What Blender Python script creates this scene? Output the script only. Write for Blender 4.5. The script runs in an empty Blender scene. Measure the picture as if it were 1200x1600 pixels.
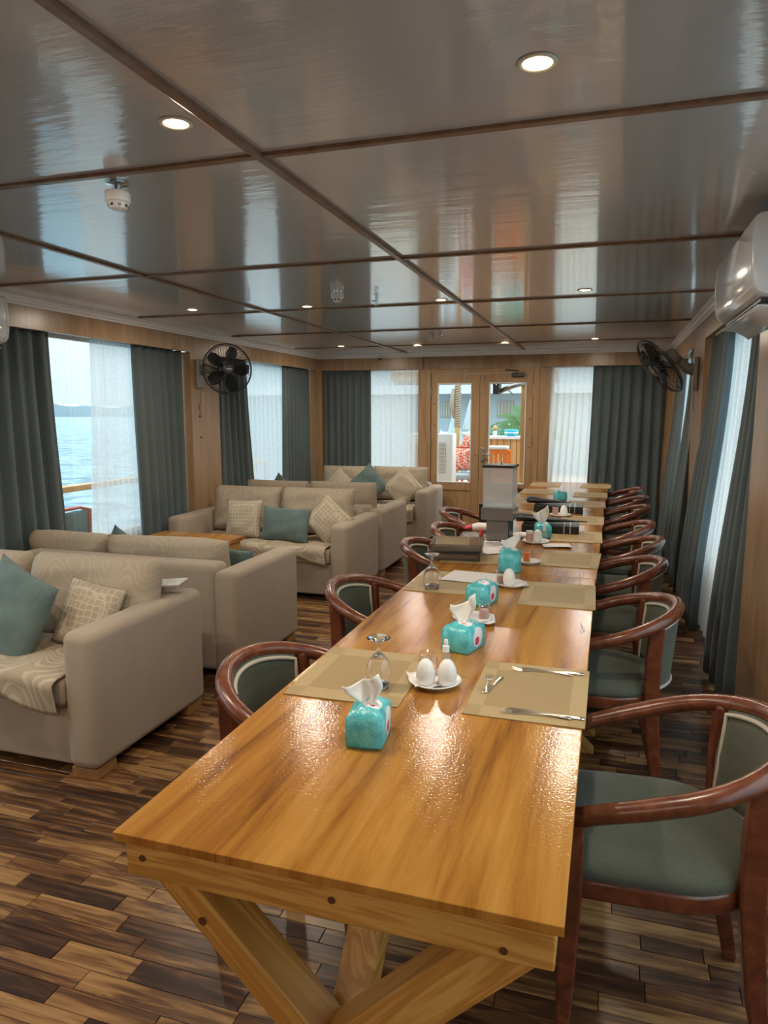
import bpy, bmesh, math, random
from mathutils import Vector, Matrix, Euler
random.seed(7)
PI = math.pi
S = bpy.context.scene
C = S.collection

# ------------------------------------------------------------------ camera
CAM_H = 1.45
cd = bpy.data.cameras.new('camera')
cam = bpy.data.objects.new('camera', cd); C.objects.link(cam)
cd.sensor_fit = 'VERTICAL'; cd.sensor_height = 36.0; cd.lens = 36.0*1105/1600
cd.clip_start = .05; cd.clip_end = 5000
cam.location = (0, 0, CAM_H)
cam.rotation_euler = (math.radians(82.0), 0, math.radians(17.6))
S.camera = cam

# ------------------------------------------------------------------ world, sun, exposure
w = bpy.data.worlds.new('world'); S.world = w; w.use_nodes = True
nt = w.node_tree; nt.nodes.clear()
wo = nt.nodes.new('ShaderNodeOutputWorld'); bg = nt.nodes.new('ShaderNodeBackground')
tc = nt.nodes.new('ShaderNodeTexCoord'); sx = nt.nodes.new('ShaderNodeSeparateXYZ'); rp = nt.nodes.new('ShaderNodeValToRGB')
nt.links.new(tc.outputs['Generated'], sx.inputs[0]); nt.links.new(sx.outputs['Z'], rp.inputs[0])
nt.links.new(rp.outputs[0], bg.inputs[0]); nt.links.new(bg.outputs[0], wo.inputs[0])
e = rp.color_ramp.elements
e[0].position = 0.0; e[0].color = (.385, .48, .525, 1)
e[1].position = 1.0; e[1].color = (1.20, 1.34, 1.42, 1)      # hazy overcast sky: zenith brighter than horizon
bg.inputs[1].default_value = 2.25
sd = bpy.data.lights.new('sun', 'SUN'); sd.energy = 2.2; sd.angle = math.radians(8); sd.color = (1, .95, .87)
sun = bpy.data.objects.new('sun', sd); C.objects.link(sun); sun.rotation_euler = (math.radians(-22), math.radians(14), 0)
S.view_settings.view_transform = 'Standard'; S.view_settings.look = 'None'
S.view_settings.gamma = 1.0; S.view_settings.use_curve_mapping = False
S.view_settings.exposure = 0.12
LAMP_W = 8.0          # watts of every ceiling downlight
LAMP_COL = (1.0, .87, .70)

# ------------------------------------------------------------------ materials
M = {}
def mat(name, col=(.5,.5,.5), rough=.6, metal=0., spec=.5, **kw):
    m = bpy.data.materials.new(name); m.use_nodes = True
    b = m.node_tree.nodes['Principled BSDF']
    b.inputs['Base Color'].default_value = (*col, 1); b.inputs['Roughness'].default_value = rough
    b.inputs['Metallic'].default_value = metal; b.inputs['Specular IOR Level'].default_value = spec
    for k, v in kw.items(): b.inputs[k.replace('_', ' ')].default_value = v
    M[name] = m
    return m
def nodes(m): return m.node_tree.nodes, m.node_tree.links, m.node_tree.nodes['Principled BSDF']
def coords(m, scale=(1,1,1), kind='Object', rot=(0,0,0)):
    n, l, b = nodes(m)
    t = n.new('ShaderNodeTexCoord'); mp = n.new('ShaderNodeMapping')
    mp.inputs['Scale'].default_value = scale; mp.inputs['Rotation'].default_value = rot
    l.new(t.outputs[kind], mp.inputs[0]); return mp.outputs[0]
def ramp(m, fac, stops):
    n, l, b = nodes(m); r = n.new('ShaderNodeValToRGB'); el = r.color_ramp.elements
    while len(el) > 1: el.remove(el[-1])
    el[0].position = stops[0][0]; el[0].color = (*stops[0][1], 1)
    for p, c in stops[1:]:
        q = el.new(p); q.color = (*c, 1)
    l.new(fac, r.inputs[0]); return r.outputs[0]
def noise(m, vec, scale, detail=4, rough=.6, dist=0.):
    n, l, b = nodes(m); t = n.new('ShaderNodeTexNoise')
    t.inputs['Scale'].default_value = scale; t.inputs['Detail'].default_value = detail
    t.inputs['Roughness'].default_value = rough; t.inputs['Distortion'].default_value = dist
    l.new(vec, t.inputs['Vector']); return t.outputs[0]
def bump(m, fac, strength=.2, dist=.01):
    n, l, b = nodes(m); q = n.new('ShaderNodeBump')
    q.inputs['Strength'].default_value = strength; q.inputs['Distance'].default_value = dist
    l.new(fac, q.inputs['Height']); l.new(q.outputs[0], b.inputs['Normal'])
def setcol(m, out): nodes(m)[1].new(out, nodes(m)[2].inputs['Base Color'])
def mth(m, op, a, b_=None):
    n, l, b = nodes(m); q = n.new('ShaderNodeMath'); q.operation = op
    for i, v in enumerate((a, b_)):
        if v is None: continue
        if isinstance(v, (int, float)): q.inputs[i].default_value = v
        else: l.new(v, q.inputs[i])
    return q.outputs[0]
def mixc(m, fac, a, b_):
    n, l, b = nodes(m); q = n.new('ShaderNodeMix'); q.data_type = 'RGBA'
    for sock, v in ((q.inputs[0], fac), (q.inputs[6], a), (q.inputs[7], b_)):
        if isinstance(v, (int, float)): sock.default_value = v
        elif isinstance(v, tuple): sock.default_value = (*v, 1)
        else: l.new(v, sock)
    return q.outputs[2]
def wood(name, stops, stretch, scale=3., rough=.35, bstr=.05, dist=1.2, coat=0., spec=.5):
    m = mat(name, rough=rough, spec=spec); v = coords(m, stretch)
    f = noise(m, v, scale, 6, .62, dist); setcol(m, ramp(m, f, stops))
    f2 = noise(m, v, scale*9, 3, .6); bump(m, f2, bstr, .003)
    if coat: nodes(m)[2].inputs['Coat Weight'].default_value = coat; nodes(m)[2].inputs['Coat Roughness'].default_value = .12
    return m

# ceiling paint: glossy lacquer with brush marks
m = mat('ceiling_paint', (.50, .50, .505), .32, spec=.4, Coat_Weight=1.0, Coat_Roughness=.06, Coat_IOR=2.0)
v = coords(m, (1.0, 5.5, 1)); f = noise(m, v, 2.6, 5, .6); bump(m, f, .16, .010); nodes(m)[1].new(nodes(m)[2].inputs['Normal'].links[0].from_socket, nodes(m)[2].inputs['Coat Normal'])
wood('batten_wood', [(.3, (.15,.078,.042)), (.7, (.27,.155,.092))], (3,3,3), 4, .35)
wood('panel_wood', [(.30, (.30,.175,.090)), (.5, (.38,.235,.130)), (.72, (.45,.295,.175))], (2.2,2.2,.35), 3.2, .28, dist=1.5)
wood('pine_door', [(.3, (.32,.185,.085)), (.55, (.42,.260,.130)), (.75, (.48,.31,.17))], (6,6,.6), 2.2, .4, dist=.8)
m = mat('table_veneer', rough=.14, spec=.36)
v = coords(m, (11, .9, 1)); f = noise(m, v, 1.6, 8, .66, .5)
v2 = coords(m, (1.6, .5, 1)); f2 = noise(m, v2, 1.3, 2)
c1 = ramp(m, f, [(.32, (.20,.075,.015)), (.45, (.395,.178,.030)), (.62, (.53,.275,.060))])
c2 = mixc(m, f2, (.85,.72,.62), (1.0,1.0,1.0))
n_, l_, b_ = nodes(m); q = n_.new('ShaderNodeMix'); q.data_type = 'RGBA'; q.blend_type = 'MULTIPLY'; q.inputs[0].default_value = 1
l_.new(c1, q.inputs[6]); l_.new(c2, q.inputs[7]); setcol(m, q.outputs[2])
v3 = coords(m, (1,1,1)); f3 = noise(m, v3, 150, 2, .5); bump(m, f3, .22, .0022)
def pine(name, stretch):
    m = mat(name, rough=.4, spec=.45); v = coords(m, stretch)
    f = noise(m, v, 1.2, 4, .6, 1.6); s = mth(m, 'SINE', mth(m, 'MULTIPLY', f, 55.))
    setcol(m, ramp(m, mth(m, 'ADD', mth(m, 'MULTIPLY', s, .32), mth(m, 'MULTIPLY', f, .9)), [(.1, (.42,.20,.042)), (.55, (.55,.295,.072)), (.9, (.62,.37,.11))]))
    return m
def pine_slope(name, ang):
    m = pine(name, (1,1,1)); mp = [n for n in m.node_tree.nodes if n.type == 'MAPPING'][0]
    mp.vector_type = 'TEXTURE'; mp.inputs['Scale'].default_value = (.2, .2, 3.0); mp.inputs['Rotation'].default_value = (0, ang, 0)
pine_slope('pine_down_right', -PI/4); pine_slope('pine_down_left', PI/4)
pine('pine_x', (.35, 5, 5)); pine('pine_y', (5, .35, 5)); pine('pine_beam', (5, 5, .35))
mat('knot', (.10, .035, .012), .5)
wood('mahogany', [(.3, (.085,.022,.011)), (.55, (.155,.044,.019)), (.75, (.24,.082,.036))], (4,4,4), 3, .26, .02, spec=.6)
def fabric(name, col, var=.12, scale=260, rough=.9, big=4.):
    m = mat(name, rough=rough, spec=.2); v = coords(m)
    f = noise(m, v, scale, 2); g = noise(m, v, big, 3)
    k = mth(m, 'ADD', mth(m, 'MULTIPLY', f, .5), mth(m, 'MULTIPLY', g, .5))
    lo = tuple(c*(1-var) for c in col); hi = tuple(min(1, c*(1+var)) for c in col)
    setcol(m, ramp(m, k, [(.35, lo), (.65, hi)])); bump(m, f, .25, .002)
    nodes(m)[2].inputs['Sheen Weight'].default_value = .15
    return m
fabric('chair_fabric', (.090, .098, .074), .22)
mat('piping', (.50, .45, .37), .85)
fabric('sofa_fabric', (.385, .31, .24), .07)
fabric('teal_cushion', (.125, .175, .168), .25, big=9)
fabric('curtain', (.106, .133, .139), .15, 420, big=2.)
# woven pattern fabrics: wavy contour lines, hexagon lattice
def wavy(name, base, line, sc, fr=90.):
    m = mat(name, rough=.85, spec=.25); v = coords(m)
    f = noise(m, v, sc, 1, .4, .6); s = mth(m, 'SINE', mth(m, 'MULTIPLY', f, fr))
    setcol(m, ramp(m, s, [(.25, base), (.75, line)])); bump(m, noise(m, v, 300, 2), .2, .002); return m
wavy('throw_fabric', (.40,.32,.23), (.50,.42,.32), 2.6, 150.)
wavy('back_cushion', (.42,.345,.26), (.455,.38,.29), 2.4, 170.)
m = mat('lattice_cushion', rough=.85, spec=.25); v = coords(m, (1,1,1))
n_, l_, b_ = nodes(m); vo = n_.new('ShaderNodeTexVoronoi'); vo.feature = 'DISTANCE_TO_EDGE'; vo.inputs['Scale'].default_value = 34; vo.inputs['Randomness'].default_value = .25
l_.new(v, vo.inputs['Vector']); setcol(m, ramp(m, vo.outputs['Distance'], [(.05, (.56,.49,.39)), (.12, (.43,.35,.255))]))
m = mat('white_crown', (.86, .87, .89), .35)
mat('white_plastic', (.78, .78, .75), .25); mat('white_gloss', (.80, .80, .79), .12)
mat('ac_white', (.76, .78, .80), .14, spec=.7)
mat('dark_plastic', (.025, .026, .028), .35); mat('grey_plastic', (.28, .27, .25), .45)
mat('chrome', (.75, .75, .75), .12, 1.0); mat('cutlery_steel', (.78, .74, .66), .16, 1.0); mat('satin_steel', (.42, .41, .39), .35, 1.0)
mat('black_item', (.010, .011, .013), .4); mat('black_lid', (.02, .022, .026), .3)
mat('paper', (.74, .69, .66), .8); mat('tissue_paper', (.86, .85, .82), .9)
mat('porcelain', (.84, .83, .80), .1, spec=.6); mat('orange_drink', (.95, .21, .008), .35, spec=.2); mat('pink_drink', (.62, .33, .28), .4)
mat('red_print', (.62, .05, .06), .5); mat('sill_white', (.72, .74, .75), .4)
mat('smoky', (.20, .175, .155), .12, spec=.7); mat('brown_food', (.20, .13, .09), .5)
mat('metal_band', (.55,.55,.55), .25, 1.0)
mat('gap_dark', (.015, .010, .007), .9); mat('foot_wood', (.33, .17, .065), .45)
mat('fan_wire', (.02, .022, .026), .4)
mat('lamp_trim', (.70, .62, .48), .3)
m = bpy.data.materials.new('lamp_glow'); m.use_nodes = True; M['lamp_glow'] = m
n_ = m.node_tree.nodes; n_.clear(); o_ = n_.new('ShaderNodeOutputMaterial'); em = n_.new('ShaderNodeEmission')
em.inputs[0].default_value = (1, .80, .50, 1); em.inputs[1].default_value = 14; m.node_tree.links.new(em.outputs[0], o_.inputs[0])
def clear(name, tint=(.97,.98,.98), ior=1.45, rough=.0, body=0., bodycol=(.8,.8,.8), boost=1.):
    m = bpy.data.materials.new(name); m.use_nodes = True; M[name] = m
    n = m.node_tree.nodes; l = m.node_tree.links; n.clear(); o = n.new('ShaderNodeOutputMaterial')
    t = n.new('ShaderNodeBsdfTransparent'); t.inputs[0].default_value = (*tint, 1)
    g = n.new('ShaderNodeBsdfGlossy'); g.inputs['Roughness'].default_value = rough; g.inputs[0].default_value = (boost, boost, boost, 1)
    fr = n.new('ShaderNodeFresnel'); mx = n.new('ShaderNodeMixShader')
    ge = n.new('ShaderNodeNewGeometry'); mr = n.new('ShaderNodeMapRange'); mr.inputs[3].default_value = ior; mr.inputs[4].default_value = 1/ior
    l.new(ge.outputs['Backfacing'], mr.inputs[0]); l.new(mr.outputs[0], fr.inputs[0])   # thin pane: same reflectance from both sides
    l.new(fr.outputs[0], mx.inputs[0]); l.new(t.outputs[0], mx.inputs[1]); l.new(g.outputs[0], mx.inputs[2]); last = mx
    if body:
        d = n.new('ShaderNodeBsdfDiffuse'); d.inputs[0].default_value = (*bodycol, 1); m2 = n.new('ShaderNodeMixShader'); m2.inputs[0].default_value = body
        l.new(mx.outputs[0], m2.inputs[1]); l.new(d.outputs[0], m2.inputs[2]); last = m2
    l.new(last.outputs[0], o.inputs[0]); return m
clear('window_glass', (.94,.97,.97)); clear('snack_plastic', (.80,.77,.73), 1.45, .03, .06, (.5,.48,.45)); clear('clear_plastic', (.93,.93,.92), 1.45, .03, .10, (.8,.8,.8))
clear('tank_acrylic', (.93,.93,.92), 1.45, .05, .32, (.93,.93,.92)); clear('fan_mesh', (.62,.62,.63), 1.1, .4, .18, (.02,.02,.025))
mat('drink_glass', (1,1,1), .0, Transmission_Weight=1.0, IOR=1.4); clear('thin_glass', (.95,.95,.95), 1.4, .02)
def sheer(name, tr, col):
    m = bpy.data.materials.new(name); m.use_nodes = True; M[name] = m
    n = m.node_tree.nodes; l = m.node_tree.links; n.clear(); o = n.new('ShaderNodeOutputMaterial')
    t = n.new('ShaderNodeBsdfTransparent'); tl = n.new('ShaderNodeBsdfTranslucent'); d = n.new('ShaderNodeBsdfDiffuse')
    tl.inputs[0].default_value = (*col, 1); d.inputs[0].default_value = (*col, 1)
    a = n.new('ShaderNodeMixShader'); a.inputs[0].default_value = .25; l.new(tl.outputs[0], a.inputs[1]); l.new(d.outputs[0], a.inputs[2])
    tcn = n.new('ShaderNodeTexCoord'); wv = n.new('ShaderNodeTexNoise'); wv.inputs['Scale'].default_value = 60; l.new(tcn.outputs['Object'], wv.inputs['Vector'])
    mr = n.new('ShaderNodeMapRange'); mr.inputs[3].default_value = tr-.12; mr.inputs[4].default_value = tr+.12; l.new(wv.outputs[0], mr.inputs[0])
    b = n.new('ShaderNodeMixShader'); l.new(mr.outputs[0], b.inputs[0]); l.new(a.outputs[0], b.inputs[1]); l.new(t.outputs[0], b.inputs[2])
    l.new(b.outputs[0], o.inputs[0]); return m
sheer('sheer', .30, (.88,.90,.90))
# placemat: two-tone woven bands near the edges (flat print in the mat's own coordinates)
m = mat('placemat', rough=.55, spec=.4); n_, l_, b_ = nodes(m)
t = n_.new('ShaderNodeTexCoord'); sp = n_.new('ShaderNodeSeparateXYZ'); l_.new(t.outputs['Generated'], sp.inputs[0])
ax = mth(m, 'ABSOLUTE', mth(m, 'SUBTRACT', sp.outputs[0], .5)); ay = mth(m, 'ABSOLUTE', mth(m, 'SUBTRACT', sp.outputs[1], .5))
ex = mth(m, 'GREATER_THAN', ay, .34); ey = mth(m, 'GREATER_THAN', ax, .36)
k = mth(m, 'ADD', mth(m, 'MULTIPLY', ex, .5), mth(m, 'MULTIPLY', ey, .5))
setcol(m, ramp(m, k, [(.0, (.33,.225,.100)), (.5, (.41,.295,.140)), (1.0, (.35,.245,.112))]))
wv = noise(m, coords(m, (300, 300, 1)), 1.0, 1); bump(m, wv, .3, .001)
# teal tissue packet with a white-and-pink print on its end and top
m = mat('tissue_wrap', rough=.22, spec=.6); n_, l_, b_ = nodes(m)
t = n_.new('ShaderNodeTexCoord'); sp = n_.new('ShaderNodeSeparateXYZ'); l_.new(t.outputs['Object'], sp.inputs[0])
def blob(m, ox, oy, oz, r):
    n, l, b = nodes(m); d = n.new('ShaderNodeVectorMath'); d.operation = 'DISTANCE'; d.inputs[1].default_value = (ox, oy, oz)
    tt = n.new('ShaderNodeTexCoord'); ns = n.new('ShaderNodeTexNoise'); ns.inputs['Scale'].default_value = 60; l.new(tt.outputs['Object'], ns.inputs['Vector'])
    l.new(tt.outputs['Object'], d.inputs[0]); return mth(m, 'LESS_THAN', mth(m, 'ADD', d.outputs['Value'], mth(m, 'MULTIPLY', ns.outputs[0], .012)), r+.006)
base = ramp(m, noise(m, coords(m), 40, 3), [(.35, (.06,.43,.47)), (.65, (.15,.62,.66))])
c = mixc(m, blob(m, .045, .005, .04, .030), base, (.80,.80,.80)); c = mixc(m, blob(m, .045, .0, .030, .013), c, (.62,.06,.16))
c = mixc(m, blob(m, .012, -.012, .088, .022), c, (.82,.80,.78)); c = mixc(m, blob(m, .010, -.018, .088, .009), c, (.66,.07,.20))
setcol(m, c); bump(m, noise(m, coords(m), 70, 3, .6, 1.), .5, .004)
# floor planks: walnut and sapwood streaks, one random number per plank
m = mat('floor_plank', rough=.30, spec=.5); n_, l_, b_ = nodes(m)
at_ = n_.new('ShaderNodeAttribute'); at_.attribute_name = 'rnd'
geo = n_.new('ShaderNodeNewGeometry'); ad = n_.new('ShaderNodeVectorMath'); ad.operation = 'MULTIPLY_ADD'
cmb = n_.new('ShaderNodeCombineXYZ'); 
for i in range(3): l_.new(at_.outputs['Fac'], cmb.inputs[i])
ad.inputs[1].default_value = (37., 53., 11.); l_.new(cmb.outputs[0], ad.inputs[0]); l_.new(geo.outputs['Position'], ad.inputs[2])
mp = n_.new('ShaderNodeMapping'); mp.inputs['Scale'].default_value = (2.0, 20, 1); l_.new(ad.outputs[0], mp.inputs[0])
f = noise(m, mp.outputs[0], 1.5, 6, .6, .9)
k = mth(m, 'ADD', mth(m, 'MULTIPLY', mth(m, 'SUBTRACT', f, .1), 1.1), mth(m, 'MULTIPLY', mth(m, 'SUBTRACT', at_.outputs['Fac'], .5), .30))
setcol(m, ramp(m, k, [(.24, (.032,.014,.008)), (.37, (.078,.034,.016)), (.47, (.155,.072,.029)), (.56, (.275,.148,.056)), (.72, (.37,.215,.09))]))
bump(m, noise(m, mp.outputs[0], 14, 2), .06, .003)
# outdoors
m = mat('water', (.045, .13, .19), .22, spec=.35); v = coords(m, (1,1,1)); f = noise(m, v, .7, 7, .72, .6); bump(m, f, 1.0, .6)
setcol(m, ramp(m, f, [(.42, (.05,.17,.27)), (.56, (.30,.50,.58))]))  # light and dark of the ripples put into the colour: pale crests, darker troughs
mat('hazed_trees', (.40, .48, .52), 1.); mat('deck_out', (.42, .33, .24), .7)  # distance haze is put into the shore trees' base colour
wood('out_wood', [(.3, (.50,.25,.08)), (.7, (.66,.40,.17))], (4,4,.6), 3, .5)
mat('bldg', (.40, .50, .55), .9); mat('bldg_win', (.33, .34, .33), .5); mat('bldg_trim', (.72,.76,.78), .7)
mat('out_white', (.82, .84, .85), .5); mat('out_red', (.50, .085, .035), .4); mat('out_orange', (.85, .20, .025), .45)
mat('palm_green', (.20, .36, .17), .6); mat('pale_green', (.16,.36,.24), .7); mat('cyan_plastic', (.02, .45, .62), .4); mat('umbrella_cloth', (.55,.66,.70), .8)
mat('rope', (.40, .33, .25), .9); mat('grille_tan', (.55,.52,.44), .6); mat('grey_cush', (.35,.40,.42), .9)
m = mat('kilim', rough=.9); n_, l_, b_ = nodes(m); ck = n_.new('ShaderNodeTexChecker'); ck.inputs['Scale'].default_value = 30
ck.inputs[1].default_value = (.65,.06,.05,1); ck.inputs[2].default_value = (.70,.50,.36,1); l_.new(coords(m, (1,1,1), rot=(.6,.5,.7)), ck.inputs[0]); setcol(m, ck.outputs[0])

# ------------------------------------------------------------------ mesh helpers
class MB:
    def __init__(s): s.v = []; s.f = []
    def add(s, vs, fs):
        o = len(s.v); s.v += [tuple(p) for p in vs]; s.f += [tuple(i+o for i in q) for q in fs]; return s
    def box(s, x0, x1, y0, y1, z0, z1):
        return s.add([(x0,y0,z0),(x1,y0,z0),(x1,y1,z0),(x0,y1,z0),(x0,y0,z1),(x1,y0,z1),(x1,y1,z1),(x0,y1,z1)],
                     [(3,2,1,0),(4,5,6,7),(0,1,5,4),(1,2,6,5),(2,3,7,6),(3,0,4,7)])
    def tube(s, pts, radii, n=8, up=Vector((0,0,1)), cap=True, rect=False, closed=False):
        pts = [Vector(p) for p in pts]; N = len(pts); rings = []
        for i, p in enumerate(pts):
            a = pts[(i-1) % N] if (closed or i > 0) else p; b = pts[(i+1) % N] if (closed or i < N-1) else p
            d = (b-a).normalized(); u = Vector(up)
            if abs(d.dot(u)) > .97: u = Vector((1,0,0)) if abs(d.x) < .9 else Vector((0,1,0))
            sd_ = d.cross(u).normalized(); u2 = sd_.cross(d)
            r = radii[i] if isinstance(radii, list) else radii
            rx, rz = r if isinstance(r, tuple) else (r, r)
            if rect: ring = [p+sd_*rx*cx+u2*rz*cz for cx, cz in ((-1,-1),(1,-1),(1,1),(-1,1))]
            else: ring = [p+sd_*rx*math.cos(2*PI*k/n)+u2*rz*math.sin(2*PI*k/n) for k in range(n)]
            rings.append(ring)
        m_ = len(rings[0]); vs = [q for r in rings for q in r]; fs = []
        for i in range(N if closed else N-1):
            j = (i+1) % N
            for k in range(m_): fs.append((i*m_+k, i*m_+(k+1) % m_, j*m_+(k+1) % m_, j*m_+k))
        if cap and not closed:
            fs.append(tuple(range(m_-1, -1, -1))); fs.append(tuple((N-1)*m_+k for k in range(m_)))
        return s.add(vs, fs)
    def lathe(s, prof, n=24, c=(0,0,0), axis=None):
        vs = []; fs = []; R = axis or Matrix.Identity(3); c = Vector(c)
        for r, z in prof:
            for k in range(n): vs.append(R @ Vector((r*math.cos(2*PI*k/n), r*math.sin(2*PI*k/n), z)) + c)
        P = len(prof)
        for i in range(P-1):
            for k in range(n): fs.append((i*n+k, i*n+(k+1) % n, (i+1)*n+(k+1) % n, (i+1)*n+k))
        if prof[0][0] > 1e-6: fs.append(tuple(range(n-1, -1, -1)))
        if prof[-1][0] > 1e-6: fs.append(tuple((P-1)*n+k for k in range(n)))
        return s.add(vs, fs)
    def prism(s, outline, z0, z1):
        n = len(outline); vs = [(x,y,z0) for x,y in outline]+[(x,y,z1) for x,y in outline]
        return s.add(vs, [tuple(range(n-1,-1,-1)), tuple(range(n,2*n))]+[(k,(k+1)%n,n+(k+1)%n,n+k) for k in range(n)])
    def grid(s, fn, nu, nv):
        vs = [fn(i/nu, j/nv) for j in range(nv+1) for i in range(nu+1)]
        fs = [(j*(nu+1)+i, j*(nu+1)+i+1, (j+1)*(nu+1)+i+1, (j+1)*(nu+1)+i) for j in range(nv) for i in range(nu)]
        return s.add(vs, fs)
    def xf(s, Mx): s.v = [tuple(Mx @ Vector(p)) for p in s.v]; return s
    def mesh(s, name, mt, smooth=False, merge=False):
        me = bpy.data.meshes.new(name); me.from_pydata(s.v, [], s.f)
        bm = bmesh.new(); bm.from_mesh(me)
        if merge: bmesh.ops.remove_doubles(bm, verts=bm.verts, dist=1e-5)
        bmesh.ops.recalc_face_normals(bm, faces=bm.faces); bm.to_mesh(me); bm.free()
        if mt: me.materials.append(M[mt])
        if smooth:
            for p in me.polygons: p.use_smooth = True
        return me
    def build(s, name, mt, parent=None, smooth=False, bevel=0, seg=2, solid=0, loc=None, rot=None, merge=False, sub=0):
        o = bpy.data.objects.new(name, s.mesh(name, mt, smooth, merge)); C.objects.link(o)
        if parent is not None: o.parent = parent
        if loc: o.location = loc
        if rot: o.rotation_euler = rot
        if solid: q = o.modifiers.new('solid', 'SOLIDIFY'); q.thickness = solid; q.offset = 0
        if bevel:
            q = o.modifiers.new('bevel', 'BEVEL'); q.width = bevel; q.segments = seg; q.limit_method = 'ANGLE'; q.harden_normals = False
            if seg > 2:
                for p in o.data.polygons: p.use_smooth = True
        if sub: q = o.modifiers.new('sub', 'SUBSURF'); q.levels = sub; q.render_levels = sub
        return o
def box(name, mt, dims, parent=None, bevel=0, seg=2, loc=None, rot=None): return MB().box(*dims).build(name, mt, parent, bevel=bevel, seg=seg, loc=loc, rot=rot)
def tag(o, label, cat=None, group=None, kind=None):
    if label: o['label'] = label
    if cat: o['category'] = cat
    if group: o['group'] = group
    if kind: o['kind'] = kind
    return o
def struct(o, label=None): o['kind'] = 'structure'; tag(o, label); return o
def thing(name, label, cat, loc=(0,0,0), rot=(0,0,0), group=None):
    o = bpy.data.objects.new(name, None); C.objects.link(o); o.empty_display_size = .05
    o.location = loc; o.rotation_euler = rot; return tag(o, label, cat, group)
def copy_tree(o, parent=None, label=None, loc=None, rot=None):
    c = o.copy(); C.objects.link(c); c.parent = parent
    if label: c['label'] = label
    if loc is not None: c.location = loc
    if rot is not None: c.rotation_euler = rot
    for ch in o.children: copy_tree(ch, c)
    return c
def basis(fwd, up=(0,0,1)):
    z = Vector(fwd).normalized(); x = Vector(up).cross(z).normalized(); y = z.cross(x)
    return Matrix((x, y, z)).transposed()

# ------------------------------------------------------------------ room shell
XL, XR, YB, YF, ZC = -3.46, .61, 8.25, -1.95, 2.15     # pelmet faces, back face, front wall, ceiling
WL, WR, WB = XL-.17, XR+.17, YB+.17                    # glass planes
TZ = .74
TX0, TX1 = -.782, -.031
TABLES = [(.928, 3.115, 0.0, 0.0), (3.12, 5.305, .010, -.006), (5.31, 7.50, .030, -.018)]
# floor: sub-floor slab with planks laid across the room
floor = struct(box('floor', 'gap_dark', (WL-.1, WR+.1, YF-.1, WB+.1, -.12, -.009)), 'dark striped wooden strip floor of the saloon')
def cam_px(p):
    yaw, pit = math.radians(17.6), math.radians(8)
    Fv = Vector((-math.sin(yaw)*math.cos(pit), math.cos(yaw)*math.cos(pit), -math.sin(pit))); Rv = Vector((math.cos(yaw), math.sin(yaw), 0)); Uv = Rv.cross(Fv)
    d = Vector(p)-Vector((0,0,CAM_H)); z = d.dot(Fv)
    return (600+1105*d.dot(Rv)/z, 800-1105*d.dot(Uv)/z, z) if z > .1 else (-1, -1, z)
planks = []
y = YF
rp_ = random.Random(3)
while y < WB:
    wd = rp_.choice((.058, .066, .072)); x = WL - rp_.random()*.3
    while x < WR:
        L = rp_.choice((.16, .24, .30, .32, .36, .44)); x1 = min(x+L, WR)
        if x1-max(x, WL) > .03: planks.append((max(x, WL), x1, y, min(y+wd, WB), rp_.random()))
        x += L
    y += wd
def plank_mb(mb, p, dz):
    x0, x1, y0, y1, r = p; g = .0009; t = .0012
    vs = [(x0+g,y0+g,-.009),(x1-g,y0+g,-.009),(x1-g,y1-g,-.009),(x0+g,y1-g,-.009),
          (x0+g,y0+g,dz-t),(x1-g,y0+g,dz-t),(x1-g,y1-g,dz-t),(x0+g,y1-g,dz-t),
          (x0+g+t,y0+g+t,dz),(x1-g-t,y0+g+t,dz),(x1-g-t,y1-g-t,dz),(x0+g+t,y1-g-t,dz)]
    fs = [(3,2,1,0),(8,9,10,11)]+[(a,(a+1)%4,4+(a+1)%4,4+a) for a in range(4)]+[(4+a,4+(a+1)%4,8+(a+1)%4,8+a) for a in range(4)]
    mb.add(vs, fs)
def score(p):
    c = Vector(((p[0]+p[1])/2, (p[2]+p[3])/2, 0)); px = cam_px(c)
    if px[2] <= .1 or not (-30 < px[0] < 1230 and 0 < px[1] < 1640): return 0
    k = (CAM_H-TZ)/CAM_H; hx, hy = c.x*k, c.y*k            # where the sight line crosses the table height
    if TX0 < hx < TX1 and .93 < hy < 7.5: return 0
    if -3.5 < c.x < -1.86 and any(a < c.y < b for a, b in ((2.1,2.97),(3.2,4.1),(4.9,5.75),(5.8,6.65),(7.4,8.2))): return 0
    return (p[1]-p[0])*(p[3]-p[2])/px[2]**3
planks.sort(key=score, reverse=True)
def rnd_attr(me, vals):
    a = me.attributes.new('rnd', 'FLOAT', 'FACE'); a.data.foreach_set('value', vals)
for p in planks[:300]:
    mb = MB(); plank_mb(mb, p, rp_.uniform(-.0004, .0004)); me = bpy.data.meshes.new('plank'); me.from_pydata(mb.v, [], mb.f)
    me.materials.append(M['floor_plank']); rnd_attr(me, [p[4]]*len(mb.f))
    o = bpy.data.objects.new('plank', me); C.objects.link(o); o.parent = floor
mb = MB(); vals = []
for p in planks[300:]:
    n0 = len(mb.f); plank_mb(mb, p, rp_.uniform(-.0004, .0004)); vals += [p[4]]*(len(mb.f)-n0)
me = bpy.data.meshes.new('plank_field'); me.from_pydata(mb.v, [], mb.f); me.materials.append(M['floor_plank']); rnd_attr(me, vals)
o = bpy.data.objects.new('plank_field', me); C.objects.link(o); o.parent = floor; o['kind'] = 'stuff'

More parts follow.
